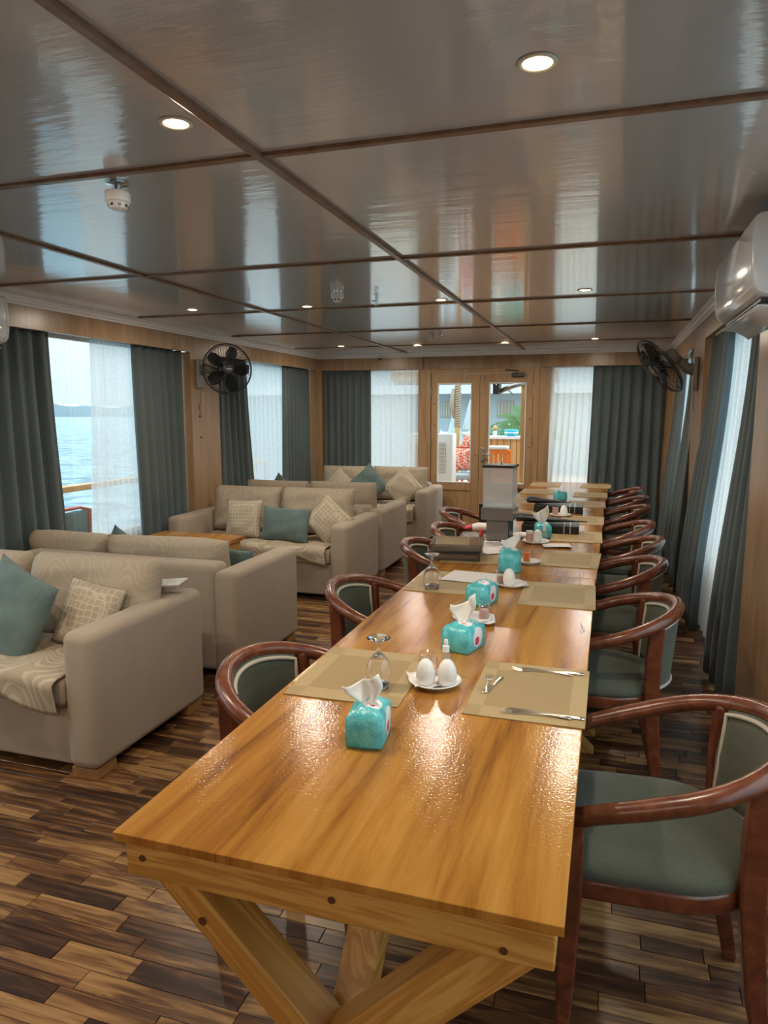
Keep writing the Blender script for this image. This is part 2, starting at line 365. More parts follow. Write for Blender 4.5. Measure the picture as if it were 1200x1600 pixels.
# ceiling: slab with glossy panels and wooden battens over their joints
ceil = struct(box('ceiling', 'white_plastic', (WL-.15, WR+.15, YF-.1, WB+.15, ZC+.012, ZC+.10)), 'low glossy grey-white panelled ceiling')
bx = [WL-.1, -2.31, -.945, WR+.1]; by = [YF-.05]+[.49-1.365+1.365*k for k in range(7)]+[WB+.05]
for i in range(3):
    for j in range(len(by)-1):
        box('ceiling_panel', 'ceiling_paint', (bx[i]+.004, bx[i+1]-.004, by[j]+.004, by[j+1]-.004, ZC, ZC+.013), ceil)
for x in bx[1:3]: box('batten', 'batten_wood', (x-.014, x+.014, YF, 8.13, ZC-.012, ZC+.005), ceil, bevel=.003)
for y in by[1:-1]:
    for i in range(3):
        x0 = bx[i]+.014 if i else XL+.1; x1 = bx[i+1]-.014 if i < 2 else XR-.06
        box('batten', 'batten_wood', (x0, x1, y-.0125, y+.0125, ZC-.010, ZC+.005), ceil, bevel=.003)
# crown moulding
def crown(name, axis, face, sgn, a0, a1):
    pr = [(0, -.050), (.006, -.050), (.010, -.040), (.022, -.034), (.030, -.018), (.042, -.012), (.050, -.006), (.050, 0), (0, 0)]
    mb = MB(); n = len(pr); vs = []
    for a in (a0, a1):
        for d, z in pr: vs.append((face+sgn*d, a, ZC+z) if axis == 'x' else (a, face+sgn*d, ZC+z))
    mb.add(vs, [tuple(range(n)), tuple(range(n, 2*n))]+[(k,(k+1)%n,n+(k+1)%n,n+k) for k in range(n)])
    return struct(mb.build(name, 'white_crown'), 'white stepped crown moulding '+{'trim_1':'above the left windows','trim_2':'above the right windows','trim_3':'above the back doors and curtains'}[name])
crown('trim_1', 'x', XL, 1, YF, YB); crown('trim_2', 'x', XR, -1, YF, YB); crown('trim_3', 'y', YB, -1, XL, XR)
PZ = 1.965
def wall_boxes(name, label, boxes, mt='panel_wood'):
    mb = MB()
    for b in boxes: mb.box(*b)
    return struct(mb.build(name, mt), label)
# openings along the side walls (y ranges); the first on each side added for daylight
LWIN = [(.25, 2.75), (3.25, 5.40), (5.86, 8.12)]; RWIN = [(.1, 2.7), (3.52, 5.50), (6.22, 8.12)]
SILL = .50
def side_wall(name, label, face, sgn, wins):
    x0, x1 = sorted((face, face+sgn*.24)); B = []; ys = [YF]+[v for a in wins for v in a]+[WB+.1]
    for i in range(0, len(ys), 2): B.append((x0, x1, ys[i], ys[i+1], -.01, PZ))     # pillars
    xg0, xg1 = sorted((face+sgn*.15, face+sgn*.24))
    for a, b in wins: B.append((xg0, xg1, a, b, -.01, SILL)); B.append((xg0, xg1, a, b, 1.99, PZ+.19))
    return wall_boxes(name, label, B)
wl = side_wall('wall_left', 'honey plywood pillars and low wall along the water side', XL, -1, LWIN)
wr = side_wall('wall_right', 'honey plywood pillars and low wall behind the dining chairs', XR, 1, RWIN)
struct(box('trim_4', 'panel_wood', (XL-.03, XL, YF, YB, PZ, ZC)), 'plywood pelmet board over the left curtains')
struct(box('trim_5', 'panel_wood', (XR, XR+.03, YF, YB, PZ, ZC)), 'plywood pelmet board over the right curtains')
struct(box('trim_6', 'panel_wood', (XL, -2.14, YB, YB+.03, PZ-.005, ZC), bevel=.003), 'plywood pelmet board left of the double door')
struct(box('trim_7', 'panel_wood', (-.75, XR, YB, YB+.03, PZ-.005, ZC), bevel=.003), 'plywood pelmet board right of the double door')
struct(box('wall_front', 'panel_wood', (WL, WR, YF-.1, YF, -.01, ZC)), 'plywood wall closing the near end')
BW = [(-3.38, -2.20), (-.66, .56)]
wall_boxes('wall_back', 'plywood back wall around the double door and two curtained windows',
    [(WL, BW[0][0], YB+.10, YB+.24, -.01, ZC), (BW[0][1], -2.10, YB+.035, YB+.24, -.01, ZC), (-.78, BW[1][0], YB+.035, YB+.24, -.01, ZC), (BW[1][1], WR, YB+.10, YB+.24, -.01, ZC),
     (-2.10, -.78, YB+.035, YB+.24, 1.955, ZC)]+[(a, b, YB+.16, YB+.24, -.01, SILL) for a, b in BW]+[(a, b, YB+.16, YB+.24, 1.99, ZC) for a, b in BW])
struct(box('trim_8', 'pine_door', (XL-.02, XL+.025, YB-.005, YB+.04, 0, PZ)), 'narrow wooden corner post between the left and back curtains')
struct(box('trim_9', 'pine_door', (XR-.004, XR+.02, YB-.005, YB+.04, 0, PZ)), 'narrow wooden corner post between the right and back curtains')
# windows: frame + panes
wn = 0
def window(axis, plane, a, b, label, split=None):
    global wn; wn += 1
    mb = MB(); t = .035
    def bb(a0, a1, z0, z1, d=.03):
        return mb.box(plane-d/2, plane+d/2, a0, a1, z0, z1) if axis == 'x' else mb.box(a0, a1, plane-d/2, plane+d/2, z0, z1)
    bb(a, a+t, SILL, 1.99); bb(b-t, b, SILL, 1.99); bb(a+t, b-t, SILL, SILL+t, .05); bb(a+t, b-t, 1.99-t, 1.99)
    W = struct(mb.build('window_%d' % wn, 'sill_white'), label)
    cuts = [a+t] + ([split] if split else [(a+b)/2]) + [b-t]
    for i in range(2):
        c0, c1 = cuts[i]+(.003 if i else 0), cuts[i+1]-(0 if i else .003)
        d = .003; off = (.004 if i else -.004)
        if axis == 'x': box('pane', 'window_glass', (plane+off-d, plane+off+d, c0, c1, SILL+t, 1.99-t), W)
        else: box('pane', 'window_glass', (c0, c1, plane+off-d, plane+off+d, SILL+t, 1.99-t), W)
    return W
window('x', WL-.02, *LWIN[0], 'added window on the water side beside the near sofa, unseen, for daylight')
window('x', WL-.02, *LWIN[1], 'water-side window with sea and sky between the parted curtains', split=4.16)
window('x', WL-.02, *LWIN[2], 'water-side window behind the white sheer near the back corner')
window('x', WR+.02, *RWIN[0], 'added right-hand window beside the camera, unseen, for daylight')
window('x', WR+.02, *RWIN[1], 'right-hand window under the air conditioner')
window('x', WR+.02, *RWIN[2], 'right-hand window behind the wall fan')
window('y', WB+.02, *BW[0], 'back window left of the double door')
window('y', WB+.02, *BW[1], 'back window right of the double door')

# double door with glazed leaves
DF = YB+.045
fr = MB().box(-2.10, -2.045, DF-.02, DF+.09, 0, 1.955).box(-.845, -.78, DF-.02, DF+.09, 0, 1.955).box(-2.045, -.845, DF-.02, DF+.09, 1.905, 1.955).build('trim_10', 'pine_door', bevel=.004)
struct(fr, 'pine frame around the glazed double door')
def leaf(name, x0, x1, g0, g1, label, knots):
    D = thing(name, label, None); struct(D)
    zb, zt = .62, 1.795
    for nm, d in (('stile', (x0, g0, DF, DF+.04, .005, 1.90)), ('stile', (g1, x1, DF, DF+.04, .005, 1.90)), ('rail', (g0, g1, DF, DF+.04, zt, 1.90)), ('rail', (g0, g1, DF, DF+.04, .53, zb)), ('rail', (g0, g1, DF, DF+.04, .005, .14)), ('door_panel', (g0, g1, DF+.012, DF+.03, .14, .53))):
        box(nm, 'pine_door', d, D, bevel=.003)
    mb = MB(); t = .012
    mb.box(g0, g0+t, DF-.004, DF+.03, zb, zt).box(g1-t, g1, DF-.004, DF+.03, zb, zt).box(g0+t, g1-t, DF-.004, DF+.03, zb, zb+t).box(g0+t, g1-t, DF-.004, DF+.03, zt-t, zt)
    mb.build('glazing_bead', 'sill_white', D)
    box('pane', 'window_glass', (g0+t, g1-t, DF+.015, DF+.021, zb+t, zt-t), D)
    for kx, kz in knots: MB().lathe([(0, -.001), (.009, -.001), (.009, .0)], 10, (kx, DF-.0005, kz), basis((0,-1,0))).build('knot', 'knot', D)
    return D
dl = leaf('door_1', -2.042, -1.462, -1.965, -1.555, 'left leaf of the glazed pine double door', [(-2.0,1.55),(-2.0,1.3),(-1.5,.95)])
dr = leaf('door_2', -1.458, -.848, -1.352, -.925, 'right leaf of the glazed pine double door with lever handle', [(-.88,1.38),(-.885,1.05),(-1.4,1.85)])
for z in (1.70, 1.12, .3): 
    MB().tube([(-2.045, DF-.018, z-.05), (-2.045, DF-.018, z+.05)], .008).build('hinge', 'satin_steel', dl)
    MB().tube([(-.845, DF-.018, z-.05), (-.845, DF-.018, z+.05)], .008).build('hinge', 'satin_steel', dr)
hp = box('handle_plate', 'satin_steel', (-1.43, -1.395, DF-.012, DF, .82, 1.04), dr, bevel=.003)
MB().tube([(-1.412, DF-.01, .965), (-1.412, DF-.05, .965), (-1.40, DF-.056, .965), (-1.30, DF-.056, .968)], .009).build('lever', 'satin_steel', hp, smooth=True)
MB().tube([(-1.412, DF-.012, .88), (-1.412, DF-.02, .88)], .012).build('key_cylinder', 'dark_plastic', hp)
cl = box('door_closer', 'dark_plastic', (-1.09, -.95, DF-.05, DF, 1.855, 1.90), dr, bevel=.006)
MB().tube([(-1.02, DF-.03, 1.905), (-1.02, DF-.03, 1.925), (-1.16, DF-.05, 1.935)], .006).build('closer_arm', 'dark_plastic', cl)

# ------------------------------------------------------------------ curtains
def curtain(name, mt, label, t0, t1, b0, b1, zt, zb, nrm, n, amp, group, seed=0, flare=1.0, hem=True):
    rr = random.Random(seed); t0, t1, b0, b1 = map(Vector, (t0, t1, b0, b1)); nrm = Vector(nrm); ph = rr.random()*6
    wob = [rr.uniform(.7, 1.3) for _ in range(60)]
    nu = int(n*10); nv = 14
    def fn(u, v):
        k = v*v*(3-2*v); p = t0.lerp(t1, u)*(1-k)+b0.lerp(b1, u)*k
        w_ = u+.012*math.sin(9*u+ph)+.015*v*math.sin(5*u+ph*2)
        s = math.sin(2*PI*n*w_+ph); s = math.copysign(abs(s)**.75, s)
        a = amp*wob[int(w_*n*2) % 60]*(.55+.45*v*flare+.3*math.sin(v*3+w_*7+ph)*.4)
        q = Vector((p.x, p.y, 0))+nrm*(a*s); return (q.x, q.y, zt+(zb-zt)*v)
    o = MB().grid(fn, nu, nv).build(name, mt, smooth=True, solid=.003 if mt == 'curtain' else 0)
    return tag(o, label, 'curtain', group)
CG, SG = 'slate blue-grey blackout curtains', 'white sheer curtains'
XLc = XL-.065
lc = lambda y: (XLc, y, 0)
xs = lambda y: (XL-.10, y, 0)
curtain('curtain', 'curtain', 'slate curtain at the far left, just before the open view of the sea', lc(3.22), lc(3.87), lc(3.2), lc(3.95), 1.97, .02, (1,0,0), 5.8, 0.034, CG, 1)
curtain('sheer_curtain', 'sheer', 'white sheer drawn beside the open view of the sea', xs(4.29), xs(5.0), xs(4.20), xs(5.05), 1.97, .03, (1,0,0), 13, .016, SG, 2)
curtain('curtain', 'curtain', 'slate curtain between the sea-view sheer and the pillar with the round fan', lc(4.68), lc(5.38), lc(4.72), lc(5.38), 1.97, .02, (1,0,0), 6.5, 0.031, CG, 3)
curtain('curtain', 'curtain', 'narrow slate curtain right behind the round fan on the left pillar', lc(5.88), lc(6.52), lc(5.88), lc(6.66), 1.97, .02, (1,0,0), 5.8, 0.030, CG, 4)
curtain('sheer_curtain', 'sheer', 'white sheer to the right of the round left fan', xs(6.30), xs(7.70), xs(6.30), xs(7.70), 1.97, .03, (1,0,0), 14, .016, SG, 5)
curtain('curtain', 'curtain', 'grey-green curtain ending at the left back corner post', lc(7.36), lc(8.10), lc(7.34), lc(8.10), 1.97, .02, (1,0,0), 7.9, 0.027, CG, 6)
YBc = YB+.06
bc = lambda x: (x, YBc, 0)
curtain('curtain', 'curtain', 'wide slate curtain on the back wall behind the farthest sofa', bc(-3.42), bc(-2.80), bc(-3.42), bc(-2.80), 1.96, .02, (0,-1,0), 7.2, 0.029, CG, 7)
curtain('sheer_curtain', 'sheer', 'white sheer on the back wall left of the door', (-3.0,YBc+.03,0), (-2.215,YBc+.03,0), (-3.0,YBc+.03,0), (-2.215,YBc+.03,0), 1.96, .03, (0,-1,0), 11, .014, SG, 8)
curtain('sheer_curtain', 'sheer', 'white sheer on the back wall right of the door, beyond the table end', (-.655,YBc+.03,0), (0,YBc+.03,0), (-.74,YBc-.02,0), (0,YBc+.03,0), 1.96, .03, (0,-1,0), 9, .014, SG, 9)
curtain('curtain', 'curtain', 'wide slate curtain on the back wall beyond the right-hand chairs', bc(-.20), bc(.56), bc(-.23), bc(.55), 1.96, .02, (0,-1,0), 7.2, 0.029, CG, 10)
XRc = XR+.055
rc = lambda y, d=0: (XRc+d, y, 0)
curtain('curtain', 'curtain', 'slate curtain in the right back corner beside the narrow bright gap', rc(7.40), rc(8.16), rc(7.1,-.10), rc(8.18,-.10), 1.96, .02, (-1,0,0), 7.2, 0.028, CG, 11)
curtain('sheer_curtain', 'sheer', 'white sheer showing as a narrow bright strip behind the right fan', rc(6.5,.04), rc(7.9,.04), rc(6.5,.02), rc(7.9,.02), 1.96, .03, (-1,0,0), 11, .014, SG, 12)
curtain('curtain', 'curtain', 'slate curtain just behind the pillar that carries the right fan', rc(6.2), rc(6.75), rc(5.95,-.105), rc(7.1,-.10), 1.96, .02, (-1,0,0), 5.0, 0.028, CG, 13)
curtain('curtain', 'curtain', 'slate curtain on the far side of the tall white sheer at right', rc(4.66), rc(5.47), rc(4.85,-.09), rc(5.80,-.105), 1.96, .03, (-1,0,0), 6.5, 0.031, CG, 14)
curtain('sheer_curtain', 'sheer', 'tall white sheer under the right air conditioner', rc(3.70,.04), rc(5.40,.04), rc(4.1,-.03), rc(5.40,-.03), 1.96, .035, (-1,0,0), 10, .015, SG, 15)
curtain('curtain', 'curtain', 'slate curtain nearest the camera on the right, beside the brown pillar', rc(3.55), rc(3.97), rc(3.54,-.03), rc(4.18,-.10), 1.96, .03, (-1,0,0), 4.3, 0.034, CG, 16)

# ------------------------------------------------------------------ ceiling fittings
row_names = {1.56: 'nearest row', 4.42: 'middle row', 7.25: 'far row', -1.30: 'row behind the camera'}
col_names = {-.17: 'over the right table edge', -1.04: 'between the table and the sofas', -1.95: 'over the sofa ends', -2.76: 'over the sofas by the left windows'}
for ry in row_names:
    for cx in col_names:
        L = thing('downlight', 'warm recessed ceiling downlight, %s, %s' % (row_names[ry], col_names[cx]), 'ceiling light', (cx, ry+(.04 if cx in (-1.04,-1.95) else -.06 if ry > 4 else 0), ZC), group='recessed ceiling downlights')
        MB().lathe([(.030,-.001), (.031,-.004), (.038,-.005), (.043,-.001)], 28).build('trim_ring', 'lamp_trim', L, smooth=True)
        MB().lathe([(0,-.0025), (.030,-.0025), (.030,-.001), (0,-.001)], 28).build('diffuser', 'lamp_glow', L)
        ld = bpy.data.lights.new('downlight_lamp', 'AREA'); ld.shape = 'DISK'; ld.size = .058; ld.energy = LAMP_W; ld.color = LAMP_COL
        lo = bpy.data.objects.new('downlight_lamp', ld); C.objects.link(lo); lo.parent = L; lo.location = (0, 0, -.006)
def smoke(x, y, label, drop=.03):
    L = thing('smoke_detector', label, 'smoke detector', (x, y, ZC), group='ceiling smoke detectors')
    MB().lathe([(.035,-.001), (.035,-.006), (.012,-.010), (.012,-drop-.004)], 20).build('base_plate', 'chrome', L, smooth=False)
    MB().lathe([(.036,-drop), (.038,-drop-.004), (.038,-drop-.030), (.033,-drop-.034), (.024,-drop-.050), (.010,-drop-.056), (0,-drop-.056)], 24).build('sensor_head', 'white_plastic', L, smooth=False)
    for k in range(8):
        a = k*PI/4; MB().box(-.004, .004, .0295, .031, -drop-.046, -drop-.038).xf(Matrix.Rotation(a, 4, 'Z')).build('vent_slot', 'dark_plastic', L)
smoke(-1.474, 1.936, 'white smoke detector on a chrome base at upper left, near the first batten', .028)
smoke(-1.553, 3.99, 'small white smoke detector on the ceiling near the middle row of lights', .006)
smoke(-1.56, 6.36, 'small white smoke detector on the ceiling near the door end', .006)
def sprinkler(x, y, label):
    L = thing('sprinkler', label, 'sprinkler', (x, y, ZC), group='ceiling sprinklers')
    MB().lathe([(.010, 0), (.010,-.018), (.028,-.018), (.028,-.021), (.008,-.023), (.008,-.040)], 16).build('stem', 'chrome', L)
    MB().tube([(-.010,0,-.038), (-.013,0,-.050), (0,0,-.060), (.013,0,-.050), (.010,0,-.038)], .003, 6).build('frame_arms', 'cutlery_steel', L)
    MB().lathe([(0,-.060), (.014,-.060), (.016,-.063), (0,-.063)], 12).build('deflector', 'cutlery_steel', L)
sprinkler(-1.40, 4.26, 'small brass ceiling sprinkler beside the middle batten'); sprinkler(-1.47, 6.28, 'small ceiling sprinkler near the door end')
L = thing('dome_camera', 'tiny white dome camera on the back crown moulding', 'camera', (-2.66, YB-.035, ZC-.045))
MB().lathe([(0,.0), (.024,.0), (.026,-.01), (.024,-.012), (0,-.012)], 20).build('camera_base', 'white_plastic', L, smooth=False)
MB().lathe([(.022,-.012), (.021,-.022), (.014,-.031), (0,-.035)], 20).build('dome', 'dark_plastic', L, smooth=True)

# ------------------------------------------------------------------ dining tables
def make_table(i, y0, y1, dx, rz, label):
    L = y1-y0; wdt = TX1-TX0
    T = thing('dining_table', label, 'table', ((TX0+TX1)/2+dx, (y0+y1)/2, 0), (0,0,rz), 'pine trestle tables set end to end')
    hx, hy = wdt/2, L/2
    box('tabletop', 'table_veneer', (-hx, hx, -hy, hy, TZ-.016, TZ), T, bevel=.0015)
    for s in (-1, 1):
        ap = box('end_apron', 'pine_x', (-hx+.012, hx-.012, s*(hy-.038)-.02, s*(hy-.038)+.02, TZ-.088, TZ-.016), T, bevel=.003)
        for kx in (-.33, .02, .29):
            MB().lathe([(0,0), (.006,0), (.0065,.001), (0,.001)], 10, (kx, s*(hy-.0175)-(.0008 if s < 0 else 0), TZ-.050-.02*(kx == .29)), basis((0,s,0))).build('knot', 'knot', ap)
        box('side_apron', 'pine_y', (s*(hx-.022)-.010, s*(hx-.022)+.010, -hy+.06, hy-.06, TZ-.088, TZ-.016), T, bevel=.003)
    for s in (-1, 1):
        yy = s*(hy-.085)
        for d, wd, tk, off in ((1, .055, .042, 0), (-1, .085, .034, 0)):
            mb = MB(); xt, xb = -d*(hx-.075), d*(hx-.015)
            p0 = Vector((xt, yy+off, TZ-.09)); p1 = Vector((xb, yy+off, 0)); pe = wd*.707
            mb.add([(p0.x-pe, yy-tk, p0.z), (p0.x+pe, yy-tk, p0.z), (p0.x+pe, yy+tk, p0.z), (p0.x-pe, yy+tk, p0.z),
                    (p1.x-pe, yy-tk, .0), (p1.x+pe, yy-tk, .0), (p1.x+pe, yy+tk, .0), (p1.x-pe, yy+tk, .0)],
                   [(0,1,2,3),(7,6,5,4),(0,4,5,1),(1,5,6,2),(2,6,7,3),(3,7,4,0)])
            lg = mb.build('leg', 'pine_down_right' if d == 1 else 'pine_down_left', T, bevel=.004)
            if d == 1 and s < 0: MB().lathe([(0,0), (.008,0), (.008,.001), (0,.001)], 10, (-.232, yy-tk-.0008, .575), basis((0,-1,0))).build('knot', 'knot', lg)
        MB().tube([(0, yy-s*.02, .30), (0, yy-s*.42, TZ-.03)], (.035, .03), rect=True).build('brace', 'pine_y', T, bevel=.004)
    return T
for i, (y0, y1, dx, rz) in enumerate(TABLES):
    make_table(i, y0, y1, dx, rz, ['near honey-coloured dining table whose crossed trestle legs show in front', 'middle dining table in the row, carrying the drink dispenser', 'far dining table in the row, ending before the back curtain'][i])

# ------------------------------------------------------------------ chairs
def rail_xy(t):           # t in 0..1 around the horseshoe rail, left front -> back -> right front
    pts = [(.175, .232), (.08, .246), (-.02, .25)]
    return None
RB, RW = .245, .25
def rail_pt(th, r=1.0, dz=0):    # th from 90 (left side) to 270 (right side)
    return Vector((-.02+RB*r*math.cos(th), RW*r*math.sin(th), rail_z(-.02+RB*math.cos(th))+dz))
def rail_z(x): return .592+(.18-x)/.445*.148
def make_chair(label, loc, rz):
    T = thing('armchair', label, 'chair', loc, (0,0,rz), 'mahogany tub armchairs around the long table')
    pts = [(.220, .226, rail_z(.185)-.012), (.155, .237, rail_z(.145)), (.06, .247, rail_z(.055))]+[tuple(rail_pt(PI/2+PI*k/20)) for k in range(21)]+[(.06, -.247, rail_z(.055)), (.155, -.237, rail_z(.145)), (.220, -.226, rail_z(.185)-.012)]
    n = len(pts); rad = [(.021, .021)]*2+[(.024, .022)]*(n-4)+[(.021, .021)]*2
    MB().tube(pts, rad, 12).build('back_rail', 'mahogany', T, smooth=True)
    for s in (1, -1):
        MB().tube([(.203, s*.228, .590), (.203, s*.226, .40), (.207, s*.222, .2), (.213, s*.22, .0)], [(.020,.022), (.021,.023), (.018,.019), (.014,.015)], rect=True).build('front_leg', 'mahogany', T, bevel=.006)
        th = PI+s*math.radians(50); p = rail_pt(th, .99)
        MB().tube([(p.x, p.y, p.z-.005), (p.x+.008, p.y*.985, .58), (p.x+.008, p.y*.96, .42), (p.x-.012, p.y*.97, .2), (p.x-.052, p.y*1.0, 0)], [(.019,.025), (.020,.026), (.021,.026), (.018,.021), (.014,.016)], rect=True).build('rear_leg', 'mahogany', T, bevel=.006)
    # upholstered back between the rear posts
    A = math.radians(45); N = 14; zb = .462
    def panel_pt(u, v, rr):
        th = PI-A+2*A*u; top = rail_pt(th, rr, -.012); k = 1-v
        return Vector(((top.x)+.022*k, top.y*(1-.06*k), zb+(top.z-zb)*v))
    mb = MB(); vs = []; 
    for rr in (.90, 1.03):
        for j in range(7):
            for i in range(N+1):
                p = panel_pt(i/N, j/6, rr)
                if rr < 1: p.x += .012*math.sin(PI*j/6)
                vs.append(p)
    K = 7*(N+1); fs = []
    for j in range(6):
        for i in range(N):
            a = j*(N+1)+i; fs.append((a, a+1, a+N+2, a+N+1)); fs.append((K+a, K+a+N+1, K+a+N+2, K+a+1))
    for i in range(N): fs.append((i, K+i, K+i+1, i+1)); a = 6*(N+1)+i; fs.append((a, a+1, K+a+1, K+a))
    for j in range(6): a = j*(N+1); fs.append((a, a+N+1, K+a+N+1, K+a)); a += N; fs.append((a, K+a, K+a+N+1, a+N+1))
    bk = mb.add(vs, fs).build('backrest', 'chair_fabric', T, smooth=True)
    for rr, off in ((.885, 0), (1.035, 0)):
        loop = [panel_pt(i/N, .96, rr) for i in range(N+1)]+[panel_pt(1, 1-j/5, rr) for j in range(1, 6)]+[panel_pt(1-i/N, 0.01, rr) for i in range(1, N)]+[panel_pt(0, j/5, rr) for j in range(0, 5)]
        MB().tube(loop, .0065, 6, closed=True).build('piping', 'piping', bk, smooth=True)
    # seat
    def outline(ins):
        o = [(.195, .222), (.215, .214), (.222, .17), (.224, .06), (.224, -.06), (.222, -.17), (.215, -.214), (.195, -.222), (.10, -.226)]
        o += [(-.02-.205*math.sin(PI*k/16), -.226*math.cos(PI*k/16)) for k in range(17)]+[(.10, .226)]
        q = 1-ins/.21; return [(x*q, y_*q) for x, y_ in o]
    MB().prism(outline(0), .392, .440).build('seat_frame', 'mahogany', T, bevel=.010, seg=3)
    mb = MB(); rings = []
    for ins, z in ((.004,.438), (.001,.450), (.004,.464), (.018,.478), (.05,.488), (.11,.494), (.17,.496)):
        rings.append([(x, y, z) for x, y in outline(ins)])
    n = len(rings[0]); vs = [p for r in rings for p in r]
    fs = [(i*n+k, i*n+(k+1)%n, (i+1)*n+(k+1)%n, (i+1)*n+k) for i in range(len(rings)-1) for k in range(n)]+[tuple((len(rings)-1)*n+k for k in range(n)), tuple(range(n-1,-1,-1))]
    mb.add(vs, fs).build('seat', 'chair_fabric', T, smooth=True)
    return T
ORD = ['nearest', 'second', 'third', 'fourth', 'fifth', 'sixth', 'seventh', 'farthest']
RCH = [(.150, 1.715, .06), (.005, 2.77, .05), (.005, 3.56, .03), (.035, 4.19, -.04), (.02, 4.80, .02), (.035, 5.66, .0), (.05, 6.30, -.02), (.045, 7.02, .03)]
LCH = [(-.745, 1.755, -.10), (-.815, 2.71, -.06), (-.79, 3.72, .03), (-.765, 4.30, -.04), (-.88, 5.05, .05), (-.66, 6.75, 0)]
chair0 = None
for k, (x, y, r) in enumerate(RCH):
    lab = 'dark red tub armchair with green upholstery, %s on the right of the table' % ORD[k]
    if chair0 is None: chair0 = make_chair(lab, (x, y, 0), PI+r)
    else: copy_tree(chair0, None, lab, (x, y, 0), (0, 0, PI+r))
for k, (x, y, r) in enumerate(LCH):
    lab = 'dark red tub armchair with green upholstery, %s on the sofa side of the table' % (ORD[k] if k < 5 else 'farthest')
    copy_tree(chair0, None, lab, (x, y, 0), (0, 0, r))

# ------------------------------------------------------------------ sofas
SX0, SX1 = -3.445, -1.862
SW = SX1-SX0; SD = .80
def make_sofa(label, cy, rz):
    T = thing('sofa', label, 'sofa', ((SX0+SX1)/2, cy, 0), (0,0,rz), 'taupe fabric sofas along the left windows')
    h = SW/2; d = SD/2
    box('base', 'sofa_fabric', (-h+.14, h-.14, -d+.03, d-.02, .045, .285), T, bevel=.012, seg=3)
    box('backrest', 'sofa_fabric', (-h+.135, h-.135, d-.17, d, .045, .635), T, bevel=.035, seg=4)
    for s in (-1, 1):
        a, b = sorted((s*h, s*(h-.145))); box('arm', 'sofa_fabric', (a, b, -d, d, .045, .605), T, bevel=.040, seg=5)
        c0, c1 = sorted((s*.003, s*(h-.146))); box('seat_cushion', 'sofa_fabric', (c0, c1, -d+.01, d-.165, .285, .405), T, bevel=.03, seg=4)
        for y0 in (-d+.02, d-.14):
            a, b = sorted((s*(h-.018), s*(h-.14))); box('foot', 'foot_wood', (a, b, y0, y0+.12, 0, .045), T, bevel=.004)
    return T
SY = [2.545, 3.66, 5.335, 6.23, 7.82]
sofa0 = make_sofa('taupe sofa nearest the camera at the left edge, facing the camera', SY[0], 0)
copy_tree(sofa0, None, 'taupe sofa turned away, its back against the nearest sofa', ((SX0+SX1)/2, SY[1], 0), (0,0,PI))
copy_tree(sofa0, None, 'taupe sofa behind the coffee table, facing the camera with a centre teal cushion', ((SX0+SX1)/2, SY[2], 0), (0,0,0))
copy_tree(sofa0, None, 'taupe sofa turned away, second from the door', ((SX0+SX1)/2, SY[3], 0), (0,0,PI))
copy_tree(sofa0, None, 'taupe sofa farthest away, against the back curtains beside the door', ((SX0+SX1)/2, SY[4], 0), (0,0,0))
def pillow(name, mt, label, w_, h_, t_, loc, rot, group, cat='cushion', pw=2.4, pinch=.06, seed=0, roll=0.):
    n = 16; vs = []; fs = []; rr = random.Random(seed); p1, p2 = rr.random()*6, rr.random()*6
    for s in (-1, 1):
        for j in range(n+1):
            for i in range(n+1):
                u, v = 2*i/n-1, 2*j/n-1
                u2 = math.copysign(abs(u)**.8, u); v2 = math.copysign(abs(v)**.8, v)
                x = w_/2*u2*(1-pinch*(1-v2*v2)); z = h_/2*v2*(1-pinch*(1-u2*u2))
                th = max(0., (1-abs(u2)**pw)*(1-abs(v2)**pw))**.55
                wr_ = 1+.07*math.sin(5*u+3*v+p1)+.05*math.sin(9*v-4*u+p2)
                vs.append((x, s*t_/2*th*wr_, z))
    K = (n+1)**2
    for s in range(2):
        for j in range(n):
            for i in range(n):
                a = s*K+j*(n+1)+i; q = (a, a+1, a+n+2, a+n+1); fs.append(q if s == 0 else q[::-1])
    o = MB().add(vs, fs).build(name, mt, smooth=True, merge=True)
    o.matrix_world = Matrix.Translation(loc) @ Euler(rot).to_matrix().to_4x4() @ Matrix.Rotation(roll, 4, 'Y')
    return tag(o, label, cat, group)
BC = 'wide beige back cushions on the sofas'
def back_cushions(cy, face, labs, dz=0):
    for k, (x, lab) in enumerate(zip((-3.0, -2.33), labs)):
        pillow('back_cushion', 'back_cushion', lab, .66, .40, .21, (x, cy+face*(-SD/2+.29)*-1*-1, .595+dz), (face*-.0+(-.16 if face < 0 else .16), 0, 0.02*(k*2-1)), BC, pw=6, pinch=.015, seed=k+int(cy*10))
# face = -1: sofa faces the camera (cushion leans on the back at +y); +1: turned away
def bc2(cy, face, labs, z=.60, xs_=(-2.985, -2.325), ws=(.655, .655), hh=.40):
    for k, (x, lab) in enumerate(zip(xs_, labs)):
        yy = cy - face*(SD/2-.265)
        pillow('back_cushion', 'back_cushion', lab, ws[k], hh, .20, (x, yy, z+.005*k), (-.17*(-1 if face > 0 else 1), 0, .03*(2*k-1)), BC, pw=6, pinch=.015, seed=k+int(cy*10))
bc2(SY[0], -1, ['beige back cushion at the very left edge of the nearest sofa', 'beige back cushion beside the arm of the nearest sofa'], .585, (-2.98, -2.275), (.66, .70))
bc2(SY[1], 1, ['beige cushion top showing over the turned-away second sofa, left one', 'beige cushion top showing over the turned-away second sofa, next to its arm'], .565, (-3.145, -2.445), (.585, .805), .32)
bc2(SY[2], -1, ['beige back cushion behind the lattice pillow on the coffee-table sofa', 'beige back cushion next to the right arm of the coffee-table sofa'], .62)
bc2(SY[3], 1, ['beige cushion top of the turned-away fourth sofa, window side', 'beige cushion top of the turned-away fourth sofa, arm side'], .62)
